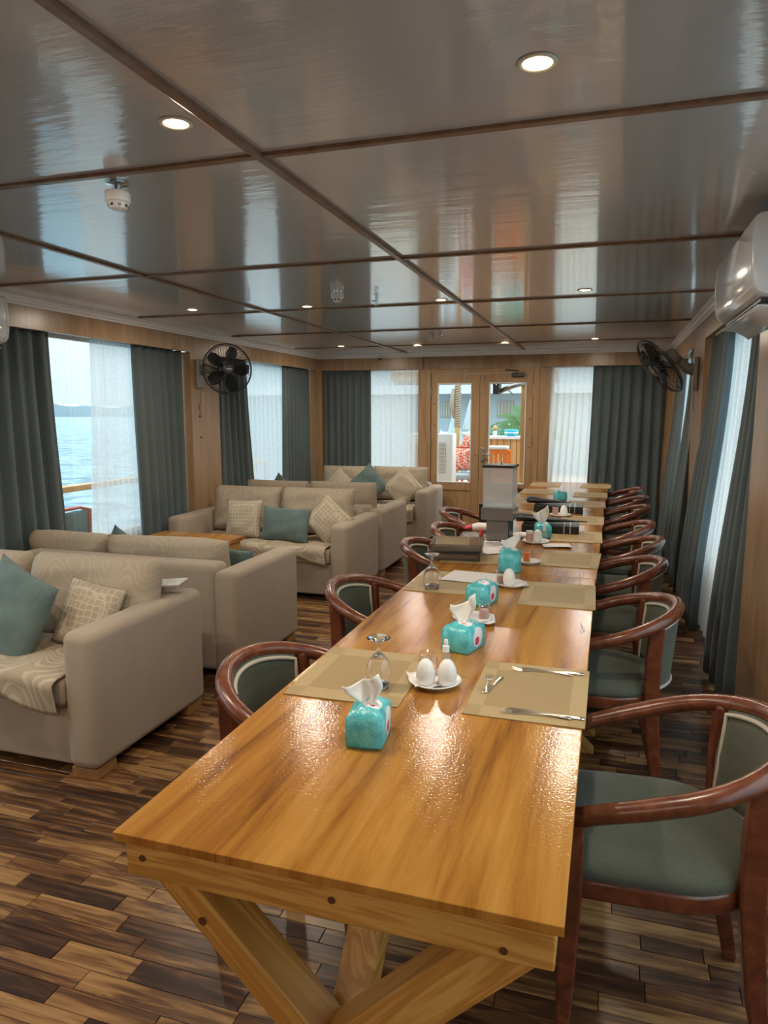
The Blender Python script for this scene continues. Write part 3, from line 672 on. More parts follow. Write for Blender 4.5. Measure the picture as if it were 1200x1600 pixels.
bc2(SY[4], -1, ['beige back cushion left on the farthest sofa under the curtain', 'beige back cushion right on the farthest sofa under the sheer'], .62)
PG = 'loose throw pillows on the sofas'
pillow('throw_pillow', 'teal_cushion', 'large teal velvet pillow on the nearest sofa at the left edge', .42, .42, .15, (-2.49, 2.40, .565), (-.30, 0, -.15), PG, seed=3, roll=.30)
pillow('throw_pillow', 'lattice_cushion', 'beige lattice-pattern pillow tucked against the arm of the nearest sofa', .30, .30, .12, (-2.18, 2.52, .555), (-.40, 0, .05), PG, seed=4, roll=.15)
pillow('throw_pillow', 'lattice_cushion', 'square lattice-pattern pillow at the left of the coffee-table sofa', .34, .32, .13, (-2.86, 5.17, .58), (-.22, 0, -.06), PG, seed=5, roll=-.04)
pillow('throw_pillow', 'teal_cushion', 'oblong teal pillow in the middle of the coffee-table sofa', .42, .28, .13, (-2.46, 5.13, .555), (-.25, 0, .04), PG, seed=6, roll=.04)
pillow('throw_pillow', 'lattice_cushion', 'lattice-pattern pillow standing on its corner by the arm of the coffee-table sofa', .31, .31, .12, (-2.12, 5.19, .60), (-.22, 0, .05), PG, seed=7, roll=.72)
pillow('throw_pillow', 'back_cushion', 'beige pillow on its corner at the left of the farthest sofa', .34, .34, .12, (-2.98, 7.66, .60), (-.22, 0, 0), PG, seed=8, roll=.70)
pillow('throw_pillow', 'teal_cushion', 'teal pillow on its corner on the farthest sofa', .38, .38, .12, (-2.62, 7.64, .62), (-.22, 0, 0), PG, seed=9, roll=.80)
pillow('throw_pillow', 'lattice_cushion', 'beige pillow on its corner by the arm of the farthest sofa', .36, .36, .12, (-2.2, 7.64, .61), (-.22, 0, 0), PG, seed=10, roll=.78)
pillow('throw_pillow', 'lattice_cushion', 'small beige pillow peak showing above the fourth sofa cushions', .30, .30, .12, (-2.50, 6.32, .62), (.2, 0, 0), PG, seed=11, roll=.78)
pillow('throw_pillow', 'teal_cushion', 'teal pillow corner peeping from behind the second sofa cushion near the arm', .28, .26, .11, (-2.12, 3.69, .53), (.25, 0, 0), PG, seed=12, roll=.1)
pillow('throw_pillow', 'teal_cushion', 'dark teal pillow tip peeping over the second sofa by the sheer', .30, .30, .11, (-2.90, 3.70, .555), (.25, 0, 0), PG, seed=13, roll=.70)
pillow('throw_pillow', 'teal_cushion', 'dark teal pillow tip peeping over the fourth sofa near the window', .36, .36, .11, (-3.02, 6.27, .63), (.25, 0, 0), PG, seed=14, roll=.70)
def throw(label, cy, x0, x1, hang, seed):
    rr = random.Random(seed); p = rr.random()*6
    yb, yf = cy+SD/2-.18, cy-SD/2-.012; L1 = yb-yf
    def fn(u, v):
        x = x0+(x1-x0)*u; hg = hang*(1+.35*math.sin(7*u+p)+.2*math.sin(15*u)) ; s = v*(L1+hg)
        wv = .010*math.sin(11*x+3*s*4+p)+.007*math.sin(23*x-9*s+p)
        if s < L1-.03: return (x+.01*math.sin(9*s+p), yb-s, .424+wv*.7)
        k = s-(L1-.03); a = min(k/.05, 1)*PI/2
        yq = yb-(L1-.03)-.032*math.sin(a); zq = .424-.032*(1-math.cos(a))-max(0, k-.05)
        return (x+.01*math.sin(9*s+p), yq-.010-abs(wv)*1.0*min(1, k/.05), zq+wv*.7*(1-min(1, k/.05)))
    return tag(MB().grid(fn, 60, 44).build('sofa_throw', 'throw_fabric', smooth=True, solid=.006), label, 'throw', 'patterned throws on the sofas')
throw('beige wavy-pattern throw over the seat of the nearest sofa', SY[0], -3.28, -2.025, .09, 1)
throw('beige wavy-pattern throw over the seat of the coffee-table sofa', SY[2], -3.28, -2.025, .10, 2)
throw('beige wavy-pattern throw over the seat of the farthest sofa', SY[4], -3.28, -2.025, .10, 3)
# white tablet-like slab resting on the near sofa's back and arm
L = thing('tablet', 'thin white tablet resting on the back corner of the nearest sofa', 'tablet', (-1.985, 2.80, .648), (0, -.07, .25))
box('casing', 'white_plastic', (-.10, .10, -.06, .06, 0, .010), L, bevel=.003); box('rim', 'grey_plastic', (-.101, .101, -.061, .061, -.004, .0), L)
# coffee table
L = thing('coffee_table', 'low glossy wooden coffee table between the second and third sofas', 'table', (-2.98, 4.52, 0))
box('tabletop', 'table_veneer', (-.36, .36, -.24, .24, .49, .52), L, bevel=.004); box('apron', 'pine_x', (-.33, .33, -.21, .21, .43, .49), L)
for sx_ in (-1, 1):
    for sy_ in (-1, 1): box('leg', 'pine_beam', (sx_*.30-.025, sx_*.30+.025, sy_*.18-.025, sy_*.18+.025, 0, .43), L, bevel=.003)

# ------------------------------------------------------------------ wall fans
def wall_fan(label, root, sgn, center, face, rad):
    T = thing('wall_fan', label, 'fan', root, group='wall-mounted fans'); c = Vector(center)-Vector(root); fwd = Vector(face).normalized(); B = basis(fwd)
    box('bracket', 'grey_plastic', (0 if sgn > 0 else -.035, .035 if sgn > 0 else 0, -.05, .05, -.14, .11), T, bevel=.012, seg=3)
    back = c-fwd*.13
    MB().tube([(sgn*.03, 0, .02), (sgn*.08, 0, .03), tuple(back-fwd*.02+Vector((0,0,-.03))), tuple(back)], [(.035,.05), (.03,.04), (.025,.03), (.025,.025)], 10).build('arm', 'grey_plastic', T, smooth=True)
    MB().lathe([(0,-.15), (.045,-.148), (.058,-.13), (.062,-.05), (.055,-.03), (0,-.03)], 24, c, B).build('motor_housing', 'grey_plastic', T, smooth=True)
    cage = MB()
    def ring(r, z, tr, n=48): cage.tube([B @ Vector((r*math.cos(2*PI*k/n), r*math.sin(2*PI*k/n), z))+c for k in range(n)], tr, 6, up=fwd, closed=True)
    ring(rad, 0, .006)
    cg = cage.build('cage_rim', 'fan_wire', T, smooth=True)
    prof = [(.05,.055), (.10,.052), (rad*.75,.042), (rad*.93,.024), (rad,.0)]
    for sd_, nm in ((1, 'front_grille'), (-1, 'rear_grille')):
        mb = MB()
        for k in range(44):
            a = 2*PI*k/44
            mb.tube([B @ Vector((r*math.cos(a+.5*(1-r/rad)), r*math.sin(a+.5*(1-r/rad)), sd_*z))+c for r, z in prof], .0013, 4, up=fwd, cap=False)
        for r, z in prof[1:4:2]:
            n = 36; mb.tube([B @ Vector((r*math.cos(2*PI*k/n), r*math.sin(2*PI*k/n), sd_*z))+c for k in range(n)], .0018, 4, up=fwd, closed=True)
        mb.build(nm, 'fan_wire', T)
    MB().lathe([(0,.062), (.035,.062), (.05,.056), (.05,.050), (0,.050)], 24, c, B).build('cap', 'dark_plastic', T, smooth=False)
    box('badge', 'satin_steel', (-.022, .022, -.004, .004, .0622, .063), T).matrix_local = Matrix.Translation(c) @ B.to_4x4()
    MB().lathe([(0,.03), (.03,.03), (.036,.0), (.036,-.03), (0,-.03)], 16, c, B).build('hub', 'dark_plastic', T, smooth=False)
    for k in range(5):
        a = 2*PI*k/5; mb = MB()
        def fn(u, v):
            r = .03+(rad-.05)*u; w_ = (.30+.75*math.sin(PI*min(1, u*.85+.1)))*.55; th = a+(v-.5)*w_*1.5
            return tuple(B @ Vector((r*math.cos(th), r*math.sin(th), .022*(v-.5)*2*(1-.3*u)))+c)
        mb.grid(fn, 8, 4).build('blade', 'fan_blade', T, smooth=True, solid=.002)
    MB().tube([(sgn*.02, -.01, -.14), (sgn*.022, -.015, -.22), (sgn*.012, .0, -.29)], .0018, 5).build('pull_cord', 'fan_wire', T)
    return T
clear('fan_blade', (.35,.35,.37), 1.4, .2, .45, (.03,.032,.038))
wall_fan('round dark wall fan facing the camera on the left pillar', (XL+.002, 5.52, 1.80), 1, (-3.20, 5.57, 1.825), (.70, -.71, -.02), .215)
wall_fan('wall fan seen edge-on, tilted down, on the right pillar', (XR-.002, 5.82, 1.75), -1, (.33, 5.70, 1.79), (-.74, -.22, -.62), .235)
# small wiring loop and dark switch on the left pillar
L = thing('wall_wiring', 'thin dark cable and small switch marks below the left fan', 'cable', (XL+.003, 5.52, 1.50))
MB().tube([(.002,-.01,.02), (.003,.0,-.04), (.002,.012,-.06)], .0025, 5).build('cable', 'fan_wire', L); box('switch', 'dark_plastic', (0, .006, -.012, .014, -.09, -.075), L); box('hook', 'dark_plastic', (0,.008,.0,.022,-.27,-.262), L)

# ------------------------------------------------------------------ air conditioners
def aircon(label, x, sgn, y0, y1, zt):
    T = thing('air_conditioner', label, 'air conditioner', (x, (y0+y1)/2, zt-.27), group='split air conditioners'); hl = (y1-y0)/2
    s = -sgn    # direction into the room
    prof = [(0,0), (.10,.0), (.165,.018), (.185,.040), (.194,.085), (.197,.15), (.192,.255), (.178,.268), (.16,.27), (0,.27)]
    mb = MB(); n = len(prof); vs = [(s*d, yy, z) for yy in (-hl+.022, hl-.022) for d, z in prof]
    mb.add(vs, [tuple(range(n)), tuple(range(n,2*n))]+[(k,(k+1)%n,n+(k+1)%n,n+k) for k in range(n)])
    mb.build('body', 'ac_white', T, bevel=.006, seg=3)
    for e_ in (-1, 1):
        p2 = [(d*1.0, z) for d, z in prof]; a, b = sorted((e_*hl, e_*(hl-.024)))
        mb = MB(); vs = [(s*d, yy, z) for yy in (a, b) for d, z in p2]
        mb.add(vs, [tuple(range(n)), tuple(range(n,2*n))]+[(k,(k+1)%n,n+(k+1)%n,n+k) for k in range(n)]); cap = mb.build('end_cap', 'ac_white', T, bevel=.008, seg=3)
        for k in range(7): a2, b2 = sorted((s*(.075), s*(.115))); box('vent_slot', 'grey_plastic', (a2, b2, e_*hl-.001, e_*hl+.001, .10+.016*k, .104+.016*k), cap)
    d0, d1 = sorted((s*.050, s*.150)); box('outlet', 'dark_plastic', (d0, d1, -hl+.05, hl-.05, -.003, .004), T)
    for k in range(5):
        yy = -hl+.12+k*(2*hl-.24)/4; q = sorted((s*.06, s*.14)); box('vane', 'grey_plastic', (q[0], q[1], yy-.004, yy+.004, -.014, -.003), T)
    fl = MB().grid(lambda u, v: (s*(.055+.105*u), -hl+.04+(2*hl-.08)*v, -.058+.040*u+.012*math.sin(PI*u)), 6, 1).build('louvre', 'ac_white', T, smooth=True, solid=.005)
    q = sorted((s*.1885, s*.197)); box('display', 'white_gloss', (q[0], q[1], hl-.10, hl-.06, .085, .095), T)
    return T
aircon('white split air conditioner with open louvre on the right wall', XR-.002, 1, 2.63, 3.48, 2.09)
aircon('white air conditioner just cut off at the far left edge', XL+.002, -1, 2.42, 3.28, 2.10)

# ------------------------------------------------------------------ things on the table
def tdx(y):
    for y0, y1, dx, rz in TABLES:
        if y0 <= y <= y1: return dx - math.tan(rz)*(y-(y0+y1)/2)
    return 0
MG = 'gold-brown woven placemats'
def placemat(label, x, y, w_, l_, rz=0, edge=0):
    def fn(u, v):
        px, py = (u-.5)*w_, (v-.5)*l_; z = .0025
        return (px, py, z)
    o = MB().box(-w_/2, w_/2, -l_/2, l_/2, 0, .0028).build('placemat', 'placemat', loc=(x, y, TZ+.0004), rot=(0,0,rz))
    return tag(o, label, 'placemat', MG)
MATW = .282
RM = [1.767, 2.785, 3.50, 4.17, 4.83, 5.71, 6.36, 7.14]; LM = [1.750, 2.86, 3.45, None, 5.0, 5.78, 6.50, 7.15]
for k, y in enumerate(RM):
    placemat('gold-brown placemat, %s from the camera along the chair-lined right table edge' % ORD[k], TX1-MATW/2+.006+tdx(y)+(.015 if k == 7 else 0), y, MATW, .375, [.0, .02, -.03, .02, .0, .02, .01, -.03][k])
for k, y in enumerate(LM):
    if y: placemat('gold-brown placemat, %s along the sofa-side table edge' % ['nearest', 'second', 'third', '', 'fourth', 'fifth', 'sixth', 'farthest'][k], TX0+MATW/2+.012+tdx(y)+(.012 if k < 2 else 0), y, MATW+.02*(k < 2), .375, [.02, -.02, .06, 0, 0, .03, .02, .0][k])
TG = 'teal tissue packets down the table'
def tissue(label, x, y, rz, w_=.084, l_=.125, h_=.078, out=True, tall=.085, lean=0.):
    T = thing('tissue_packet', label, 'tissue packet', (x, y, TZ+.0005), (0,0,rz), TG)
    mb = MB(); n = 20; rings = []
    for z, sx_, sy_ in ((0,.94,.95), (.006,1.0,1.0), (h_*.55,1.02,1.01), (h_*.82,.98,.97), (h_*.95,.80,.82), (h_*1.05,.45,.55), (h_*1.08,.12,.3)):
        ring = []
        for k in range(n):
            a = 2*PI*k/n+PI/4; c_, s_ = math.cos(a), math.sin(a); q = 1/max(abs(c_), abs(s_))**.86
            ring.append((w_/2*sx_*c_*q, l_/2*sy_*s_*q, z+(.003*math.sin(a*5+z*90) if z > .02 else 0)))
        rings.append(ring)
    vs = [p for r in rings for p in r]; N = len(rings)
    mb.add(vs, [(i*n+k, i*n+(k+1)%n, (i+1)*n+(k+1)%n, (i+1)*n+k) for i in range(N-1) for k in range(n)]+[tuple(range(n-1,-1,-1)), tuple((N-1)*n+k for k in range(n))])
    mb.build('wrapper', 'tissue_wrap', T, smooth=True)
    if out:
        def fn(u, v):
            wd = .016+.075*min(1, v*1.5)**.8*(1-.35*max(0, v-.6)); a = (u-.5)
            zz = h_*.98+tall*v*(1+.35*math.sin(a*2.6-.7)) ; 
            return (a*wd-.018*v+lean*v, .012*math.sin(a*7+2*v)*v+.010*math.cos(a*9), zz)
        MB().grid(fn, 16, 10).build('tissue', 'tissue_paper', T, smooth=True, solid=.0012)
    return T
tissue('teal tissue packet nearest the camera, white tissue pulled up', -.478, 1.400, .12, tall=.062)
tissue('teal tissue packet between the two condiment plates, tall white tissue', -.398, 2.055, -.28, w_=.092, tall=.085, lean=.02)
tissue('closed teal tissue packet beside the loose sheet of paper', -.432, 2.585, -.25, out=False)
tissue('teal tissue packet behind the second white egg shaker', -.408, 3.18, .1, w_=.10, l_=.13, h_=.095, tall=.07, lean=.02)
tissue('teal tissue packet behind the pink shaker plate', -.345, 4.12, .2, w_=.09, tall=.09)
tissue('small folded teal tissue packet alone on the far table', -.365, 5.93, .3, w_=.10, l_=.08, h_=.07, out=False)
def plate(label, x, y, r=.070):
    T = MB().lathe([(0,.003), (r*.55,.003), (r*.6,0), (r*.66,0), (r*.72,.004), (r*.98,.013), (r,.015), (r*.97,.0165), (r*.7,.008), (r*.55,.006), (0,.006)], 36).build('saucer', 'porcelain', smooth=True, loc=(x, y, TZ+.0005), merge=True)
    return tag(T, label, 'plate', 'white condiment saucers')
def egg(label, x, y, s=1.28, z=.0075):
    T = thing('egg_shaker', label, 'shaker', (x, y, TZ+z), group='white egg-shaped shakers')
    pr = [(0,0), (.013*s,0), (.016*s,.003)]+[(.0195*s*math.sin(PI*(.22+.78*k/12))**.9 if k < 12 else 0, .004+.050*s*(k/12)) for k in range(1, 13)]
    pr = [(0,0), (.013*s,0), (.0165*s,.004*s), (.0190*s,.012*s), (.0200*s,.020*s), (.0192*s,.030*s), (.0168*s,.040*s), (.0125*s,.048*s), (.007*s,.0535*s), (0,.0555*s)]
    MB().lathe(pr, 24).build('body', 'porcelain', T, smooth=True, merge=True)
    MB().lathe([(0,.0552*s), (.0012,.0553*s), (.0012,.0558*s), (0,.0558*s)], 8).build('pour_hole', 'dark_plastic', T); return T
def napkin(label, x, y, rz, s=.11, z=.0175):
    def fn(u, v):
        a, b = (u-.5)*s, (v-.5)*s; r = math.hypot(a, b)
        return (a, b, .10*max(0, r-.04)*1.6+.003*math.sin(14*u+9*v))
    return tag(MB().grid(fn, 10, 10).build('paper_napkin', 'paper', smooth=True, solid=.001, loc=(x, y, TZ+.010), rot=(0,0,rz)), label, 'napkin')
def tumbler(label, x, y, fill, r=.0185, h_=.055, lv=.35, z=.0085, frac=True):
    T = thing('glass_tumbler', label, 'glass', (x, y, TZ+z), group='small glass tumblers')
    MB().lathe([(0,0), (r*.92,0), (r,.004), (r,h_), (r-.0018,h_), (r-.0018,.005), (0,.004)], 24).build('glass_wall', 'thin_glass', T, smooth=True, merge=True)
    MB().lathe([(0,.0055), (r-.0025,.0055), (r-.0025,h_*lv), (0,h_*lv)], 20).build('contents', fill, T, smooth=False); return T
def spray(label, x, y, z=.0085):
    T = thing('spray_bottle', label, 'bottle', (x, y, TZ+z), group='small spray bottles')
    MB().lathe([(0,0), (.0125,0), (.0135,.003), (.0135,.055), (.009,.062), (.008,.066)], 20).build('bottle_body', 'clear_plastic', T, smooth=True, merge=True)
    MB().lathe([(.0095,.064), (.0095,.080), (.006,.082), (.006,.092), (.0045,.098), (0,.098)], 16).build('spray_cap', 'white_gloss', T, smooth=False); return T
plate('white saucer with two egg shakers beside the nearest tissue packet', -.412, 1.742)
napkin('white paper napkin folded on the nearest saucer', -.425, 1.745, .5)
egg('left white egg shaker on the nearest saucer', -.430, 1.715); egg('right white egg shaker on the nearest saucer', -.376, 1.728)
tumbler('small jar with orange contents behind the nearest egg shakers', -.440, 1.785, 'orange_drink', .0255, .062); spray('clear spray bottle with white cap behind the nearest egg shakers', -.396, 1.800)
plate('white saucer behind the second tissue packet', -.425, 2.345, .068); napkin('white paper napkin on the second saucer', -.40, 2.33, .2)
tumbler('small glass with peach contents on the second saucer', -.385, 2.35, 'pink_drink', .019, .055, .6); tumbler('clear plastic cup left on the second saucer', -.455, 2.34, 'white_gloss', .024, .058, .12)
plate('white saucer with one egg shaker by the loose paper', -.362, 2.875, .066); egg('single white egg shaker on the saucer by the loose paper', -.368, 2.858)
tumbler('small patterned cup left of the single egg shaker', -.405, 2.885, 'pink_drink', .020, .055, .5); napkin('crumpled wrapper on the saucer with the single egg shaker', -.335, 2.885, .3, .08)
plate('white saucer with a pink shaker in front of the dispenser', -.362, 3.90, .075)
T = thing('pink_shaker', 'pink jar on the saucer in front of the dispenser', 'shaker', (-.395, 3.89, TZ+.008))
MB().lathe([(0,0), (.019,0), (.019,.045), (.016,.05), (0,.05)], 20).build('body', 'pink_drink', T, smooth=False); MB().lathe([(.020,.047), (.020,.060), (0,.060)], 20).build('lid', 'paper', T, smooth=False)
egg('white egg shaker beside the pink jar', -.352, 3.89); spray('clear spray bottle beside the pink jar', -.318, 3.90)
plate('white saucer with two pale jars beyond the black folders', -.30, 4.98, .075)
tumbler('pale peach jar on the saucer beyond the black folders', -.335, 4.975, 'pink_drink', .022, .06, .85); egg('white egg shaker on the saucer beyond the black folders', -.278, 4.975, 1.3)
plate('small saucer carrying the glass of orange drink', -.338, 3.345, .055); tumbler('glass of bright orange drink on a small saucer', -.350, 3.34, 'orange_drink', .020, .062, .72)
# stemmed glasses standing on their rims
def goblet(label, x, y, s=1.):
    T = thing('goblet', label, 'glass', (x, y, TZ+.0035), group='upturned stemmed glasses')
    t = .0013
    out = [(.026,0), (.030,.018), (.0325,.036), (.031,.055), (.025,.072), (.014,.085), (.006,.092), (.0042,.100), (.0042,.112), (.006,.120), (.018,.126), (.030,.129), (.030,.131)]
    inn = [(0,.131), (0,.131), (0,.0875), (.0125,.083), (.0235,.071), (.0295,.055), (.031,.036), (.0285,.018), (.0247,0)]
    pr = [(r*s, z*s) for r, z in out]+[(r*s, z*s) for r, z in inn[1:]]+[(out[0][0]*s, 0)]
    pr = [(r, z) for r, z in pr]
    MB().lathe([(0,.131*s)]+[(r*s, z*s) for r, z in out[::-1]]+[(r*s, z*s) for r, z in inn[::-1][:-2]], 36).build('bowl_and_stem', 'drink_glass', T, smooth=True, merge=True)
    return T
goblet('upturned stemmed glass behind the nearest tissue packet', -.545, 1.672, 1.02); goblet('upturned stemmed glass on the second sofa-side placemat', -.662, 2.73, 1.08)
# cutlery
def fork(x, y, rz, label, L=.165):
    def prof(t):      # handle half width
        return .0045+.003*max(0, (t-.65)/.35)**1.5 if t > .3 else .0032
    T = thing('fork', label, 'fork', (x, y, TZ+.0048), (0,0,rz), 'steel forks')
    mb = MB().tube([(0, -L/2+L*.68*(1-k/10), .0015+.003*math.sin(PI*k/10)) for k in range(11)], [(.0034+.0042*max(0, (k-6)/4)**1.2, .0014) for k in range(11)], 8); mb.build('handle', 'cutlery_steel', T, smooth=True)
    mb = MB().add([(-.003, L*.18, .001), (.003, L*.18, .001), (.010, L*.27, .0), (.010, L*.32, 0), (-.010, L*.32, 0), (-.010, L*.27, 0)], [(0,1,2,3,4,5)]); mb.build('neck', 'cutlery_steel', T, solid=.0015)
    for k in range(4): MB().tube([(-.0087+.0058*k, L*.315, 0), (-.0087+.0058*k, L*.42, .001), (-.0087+.0058*k, L*.5, .004)], [(.0016,.0008), (.0014,.0008), (.0007,.0005)], 6).build('tine', 'cutlery_steel', T)
    return T
def knife(x, y, rz, label, L=.185):
    T = thing('knife', label, 'knife', (x, y, TZ+.0048), (0,0,rz), 'steel table knives')
    MB().tube([(0, -L/2+L*.5*k/8, .001) for k in range(9)], [(.0072-.003*k/8, .0022) for k in range(9)], 8).build('handle', 'cutlery_steel', T, smooth=True)
    o = [(-.004, 0), (.004, 0), (.0075, L*.12), (.0095, L*.3), (.008, L*.42), (0, L*.5), (-.005, L*.42), (-.0055, L*.2)]
    MB().prism([(x_, y_) for x_, y_ in o], -.0005, .0008).build('blade', 'cutlery_steel', T); return T
fork(-.278, 1.775, .05, 'short fork lying at the left of the nearest right placemat', .125); knife(-.262, 1.772, 2.95, 'small knife beside the short fork on the nearest right placemat', .125)
fork(-.140, 1.618, PI/2+.02, 'fork lying across the near edge of the nearest right placemat'); knife(-.120, 1.630, PI/2-.04, 'knife lying across the near edge of the nearest right placemat')
fork(-.150, 1.905, PI/2-.02, 'fork lying across the far edge of the nearest right placemat'); knife(-.132, 1.918, PI/2+.03, 'knife lying across the far edge of the nearest right placemat')
# papers
def sheet(label, x, y, rz, w_=.20, l_=.28):
    return tag(MB().grid(lambda u, v: ((u-.5)*w_, (v-.5)*l_, .0008+.006*(1-v)*abs(math.sin(2*u))**2*.6), 10, 10).build('paper_sheet', 'paper', smooth=True, solid=.0006, loc=(x, y, TZ+.0055), rot=(0,0,rz)), label, 'paper', 'loose paper sheets')
sheet('loose white sheet with curled corner behind the closed tissue packet', -.515, 2.96, 1.45); sheet('white sheet sticking out in front of the drink dispenser', -.55, 3.64, .5); sheet('white sheet under the left side of the dispenser tray', -.66, 3.76, 1.1, .18, .25)
sheet('bright white sheet on the table right of the dispenser', -.245, 3.83, .2, .15, .12)
# acrylic boxes
for k in range(2):
    T = thing('snack_box', ['lower clear plastic snack box of the stack on the left table edge', 'upper clear plastic snack box of the stack on the left table edge'][k], 'box', (-.70+.006*k, 3.40, TZ+.0045+.0405*k), (0,0,.10+.04*k), 'stacked clear snack boxes')
    t = .003; a, b, hh = .125, .115, .034
    MB().box(-a, a, -b, b, 0, t).box(-a, -a+t, -b, b, t, hh).box(a-t, a, -b, b, t, hh).box(-a+t, a-t, -b, -b+t, t, hh).box(-a+t, a-t, b-t, b, t, hh).build('tray', 'snack_plastic', T)
    box('contents', 'brown_food', (-a+.012, a-.012, -b+.012, b-.012, t+.001, hh-.008), T, bevel=.006); box('lid', 'snack_plastic', (-a-.003, a+.003, -b-.003, b+.003, hh, hh+.005), T, bevel=.002)
# drink dispenser
T = thing('drink_dispenser', 'tall square drink dispenser with clear tank and smoky base', 'dispenser', (-.562, 3.90, TZ+.004), (0,0,-.05))
box('base_plate', 'metal_band', (-.085, .085, -.085, .085, 0, .008), T, bevel=.003)
box('stand', 'smoky', (-.062, .062, -.062, .062, .008, .125), T, bevel=.003); box('stand_edge', 'black_item', (.0605, .0645, -.064, .064, .012, .125), T)
box('ice_chamber', 'smoky', (-.088, .088, -.088, .088, .125, .190), T, bevel=.003)
tk = MB(); a, t = .080, .004
tk.box(-a, a, -a, a, .19, .196).box(-a, -a+t, -a, a, .196, .41).box(a-t, a, -a, a, .196, .41).box(-a+t, a-t, -a, -a+t, .196, .41).box(-a+t, a-t, a-t, a, .196, .41).build('tank', 'tank_acrylic', T)
lid = box('lid', 'black_lid', (-.085, .085, -.085, .085, .41, .424), T, bevel=.003); MB().lathe([(.006,.424), (.006,.440), (0,.442)], 12).build('lid_knob', 'chrome', lid)
# tray with packet
T = thing('serving_tray', 'small square silver tray left of the drink dispenser', 'tray', (-.70, 3.98, TZ+.0065), (0,0,.05))
box('tray_bottom', 'metal_band', (-.085, .085, -.085, .085, 0, .003), T)
MB().box(-.09,.09,-.09,-.085,.0,.010).box(-.09,.09,.085,.09,.0,.010).box(-.09,-.085,-.085,.085,.0,.010).box(.085,.09,-.085,.085,.0,.010).build('tray_rim', 'metal_band', T)
T = thing('food_packet', 'red and white packet lying behind the silver tray', 'packet', (-.70, 4.20, TZ+.001), (0,0,.2))
MB().tube([(-.07,0,.022), (-.03,0,.026), (.05,0,.024), (.11,0,.012)], [(.045,.020), (.055,.026), (.055,.024), (.05,.004)], 12).build('bag', 'paper', T, smooth=True)
MB().tube([(-.115,0,.016), (-.10,.004,.020), (-.07,0,.022)], [(.040,.004), (.030,.012), (.046,.021)], 12).build('red_end', 'red_print', T, smooth=True)
T = thing('sweet_packet', 'small red packet standing on the silver tray', 'packet', (-.675, 3.955, TZ+.0105), (0,0,.3)); MB().tube([(0,0,0), (.002,0,.02), (.0,0,.045)], [(.016,.010), (.020,.014), (.014,.003)], 10).build('wrapper', 'red_print', T, smooth=True)
T = thing('food_packet', 'white paper packet right of the drink dispenser', 'packet', (-.435, 4.02, TZ+.001), (0,0,-.3)); MB().tube([(-.07,0,.012), (-.03,0,.018), (.03,0,.018), (.07,0,.008)], [(.03,.011), (.04,.017), (.04,.017), (.035,.004)], 12).build('wrapper', 'paper', T, smooth=True)
# black cooler box with chrome grinder
T = thing('black_box', 'black box at the left table edge behind the dispenser', 'box', (-.69, 4.50, TZ+.001)); box('body', 'black_item', (-.08, .08, -.08, .08, 0, .125), T, bevel=.004); box('lid', 'black_lid', (-.083, .083, -.083, .083, .1255, .135), T, bevel=.002)
T = thing('chrome_grinder', 'chrome pepper mill standing on the black box', 'grinder', (-.715, 4.50, TZ+.1365))
MB().lathe([(0,0), (.022,0), (.024,.01), (.018,.03), (.015,.05), (.020,.06), (.020,.066), (.012,.072), (.010,.085)], 20).build('mill_body', 'chrome', T, smooth=True); MB().lathe([(.010,.085), (.020,.098), (.022,.115), (.014,.130), (0,.134)], 20).build('knob', 'smoky', T, smooth=True)
# black folders
def folder(label, x, y, rz, w_, d_, hh):
    T = thing('menu_holder', label, 'box', (x, y, TZ+.0045), (0,0,rz), 'black menu holders')
    box('case', 'black_item', (-w_/2, w_/2, -d_/2, d_/2, 0, hh), T, bevel=.003)
    for sx_ in (.08, .115): box('stripe', 'satin_steel', (sx_-.004, sx_+.004, -d_/2-.0008, d_/2+.0008, .0, hh+.0008), T)
folder('flat black holder with two silver stripes under the folded umbrella', -.315, 4.32, .03, .33, .20, .045); folder('flat black holder with two silver stripes farther along the table', -.33, 5.24, .02, .34, .22, .045)
def brolly(label, x, y, rz, L, z):
    T = thing('folded_umbrella', label, 'umbrella', (x, y, TZ+z), (0,0,rz), 'folded black umbrellas'); n = 10
    mb = MB(); rings = []
    for k in range(9):
        t = k/8; r = .046*(1-t)**.8+.004
        rings.append([(L*(t-.5), r*1.5*math.cos(2*PI*i/n)*(1+.25*math.sin(5*2*PI*i/n)), .028+r*.55*math.sin(2*PI*i/n)-.012*t) for i in range(n)])
    vs = [p for r in rings for p in r]; mb.add(vs, [(i*n+k, i*n+(k+1)%n, (i+1)*n+(k+1)%n, (i+1)*n+k) for i in range(8) for k in range(n)]+[tuple(range(n-1,-1,-1)), tuple(8*n+k for k in range(n))])
    mb.build('canopy', 'black_item', T, smooth=True); MB().tube([(L*.5-.01,0,.018), (L*.5+.05,0,.016)], .004, 6).build('tip', 'black_item', T); MB().tube([(-L*.5,0,.028), (-L*.5-.03,0,.03)], .008, 8).build('handle', 'satin_steel', T)
brolly('folded black umbrella pointing right on the near black holder', -.335, 4.32, -.03, .36, .052); brolly('folded black umbrella on the far black holder', -.42, 5.24, -.05, .26, .052)

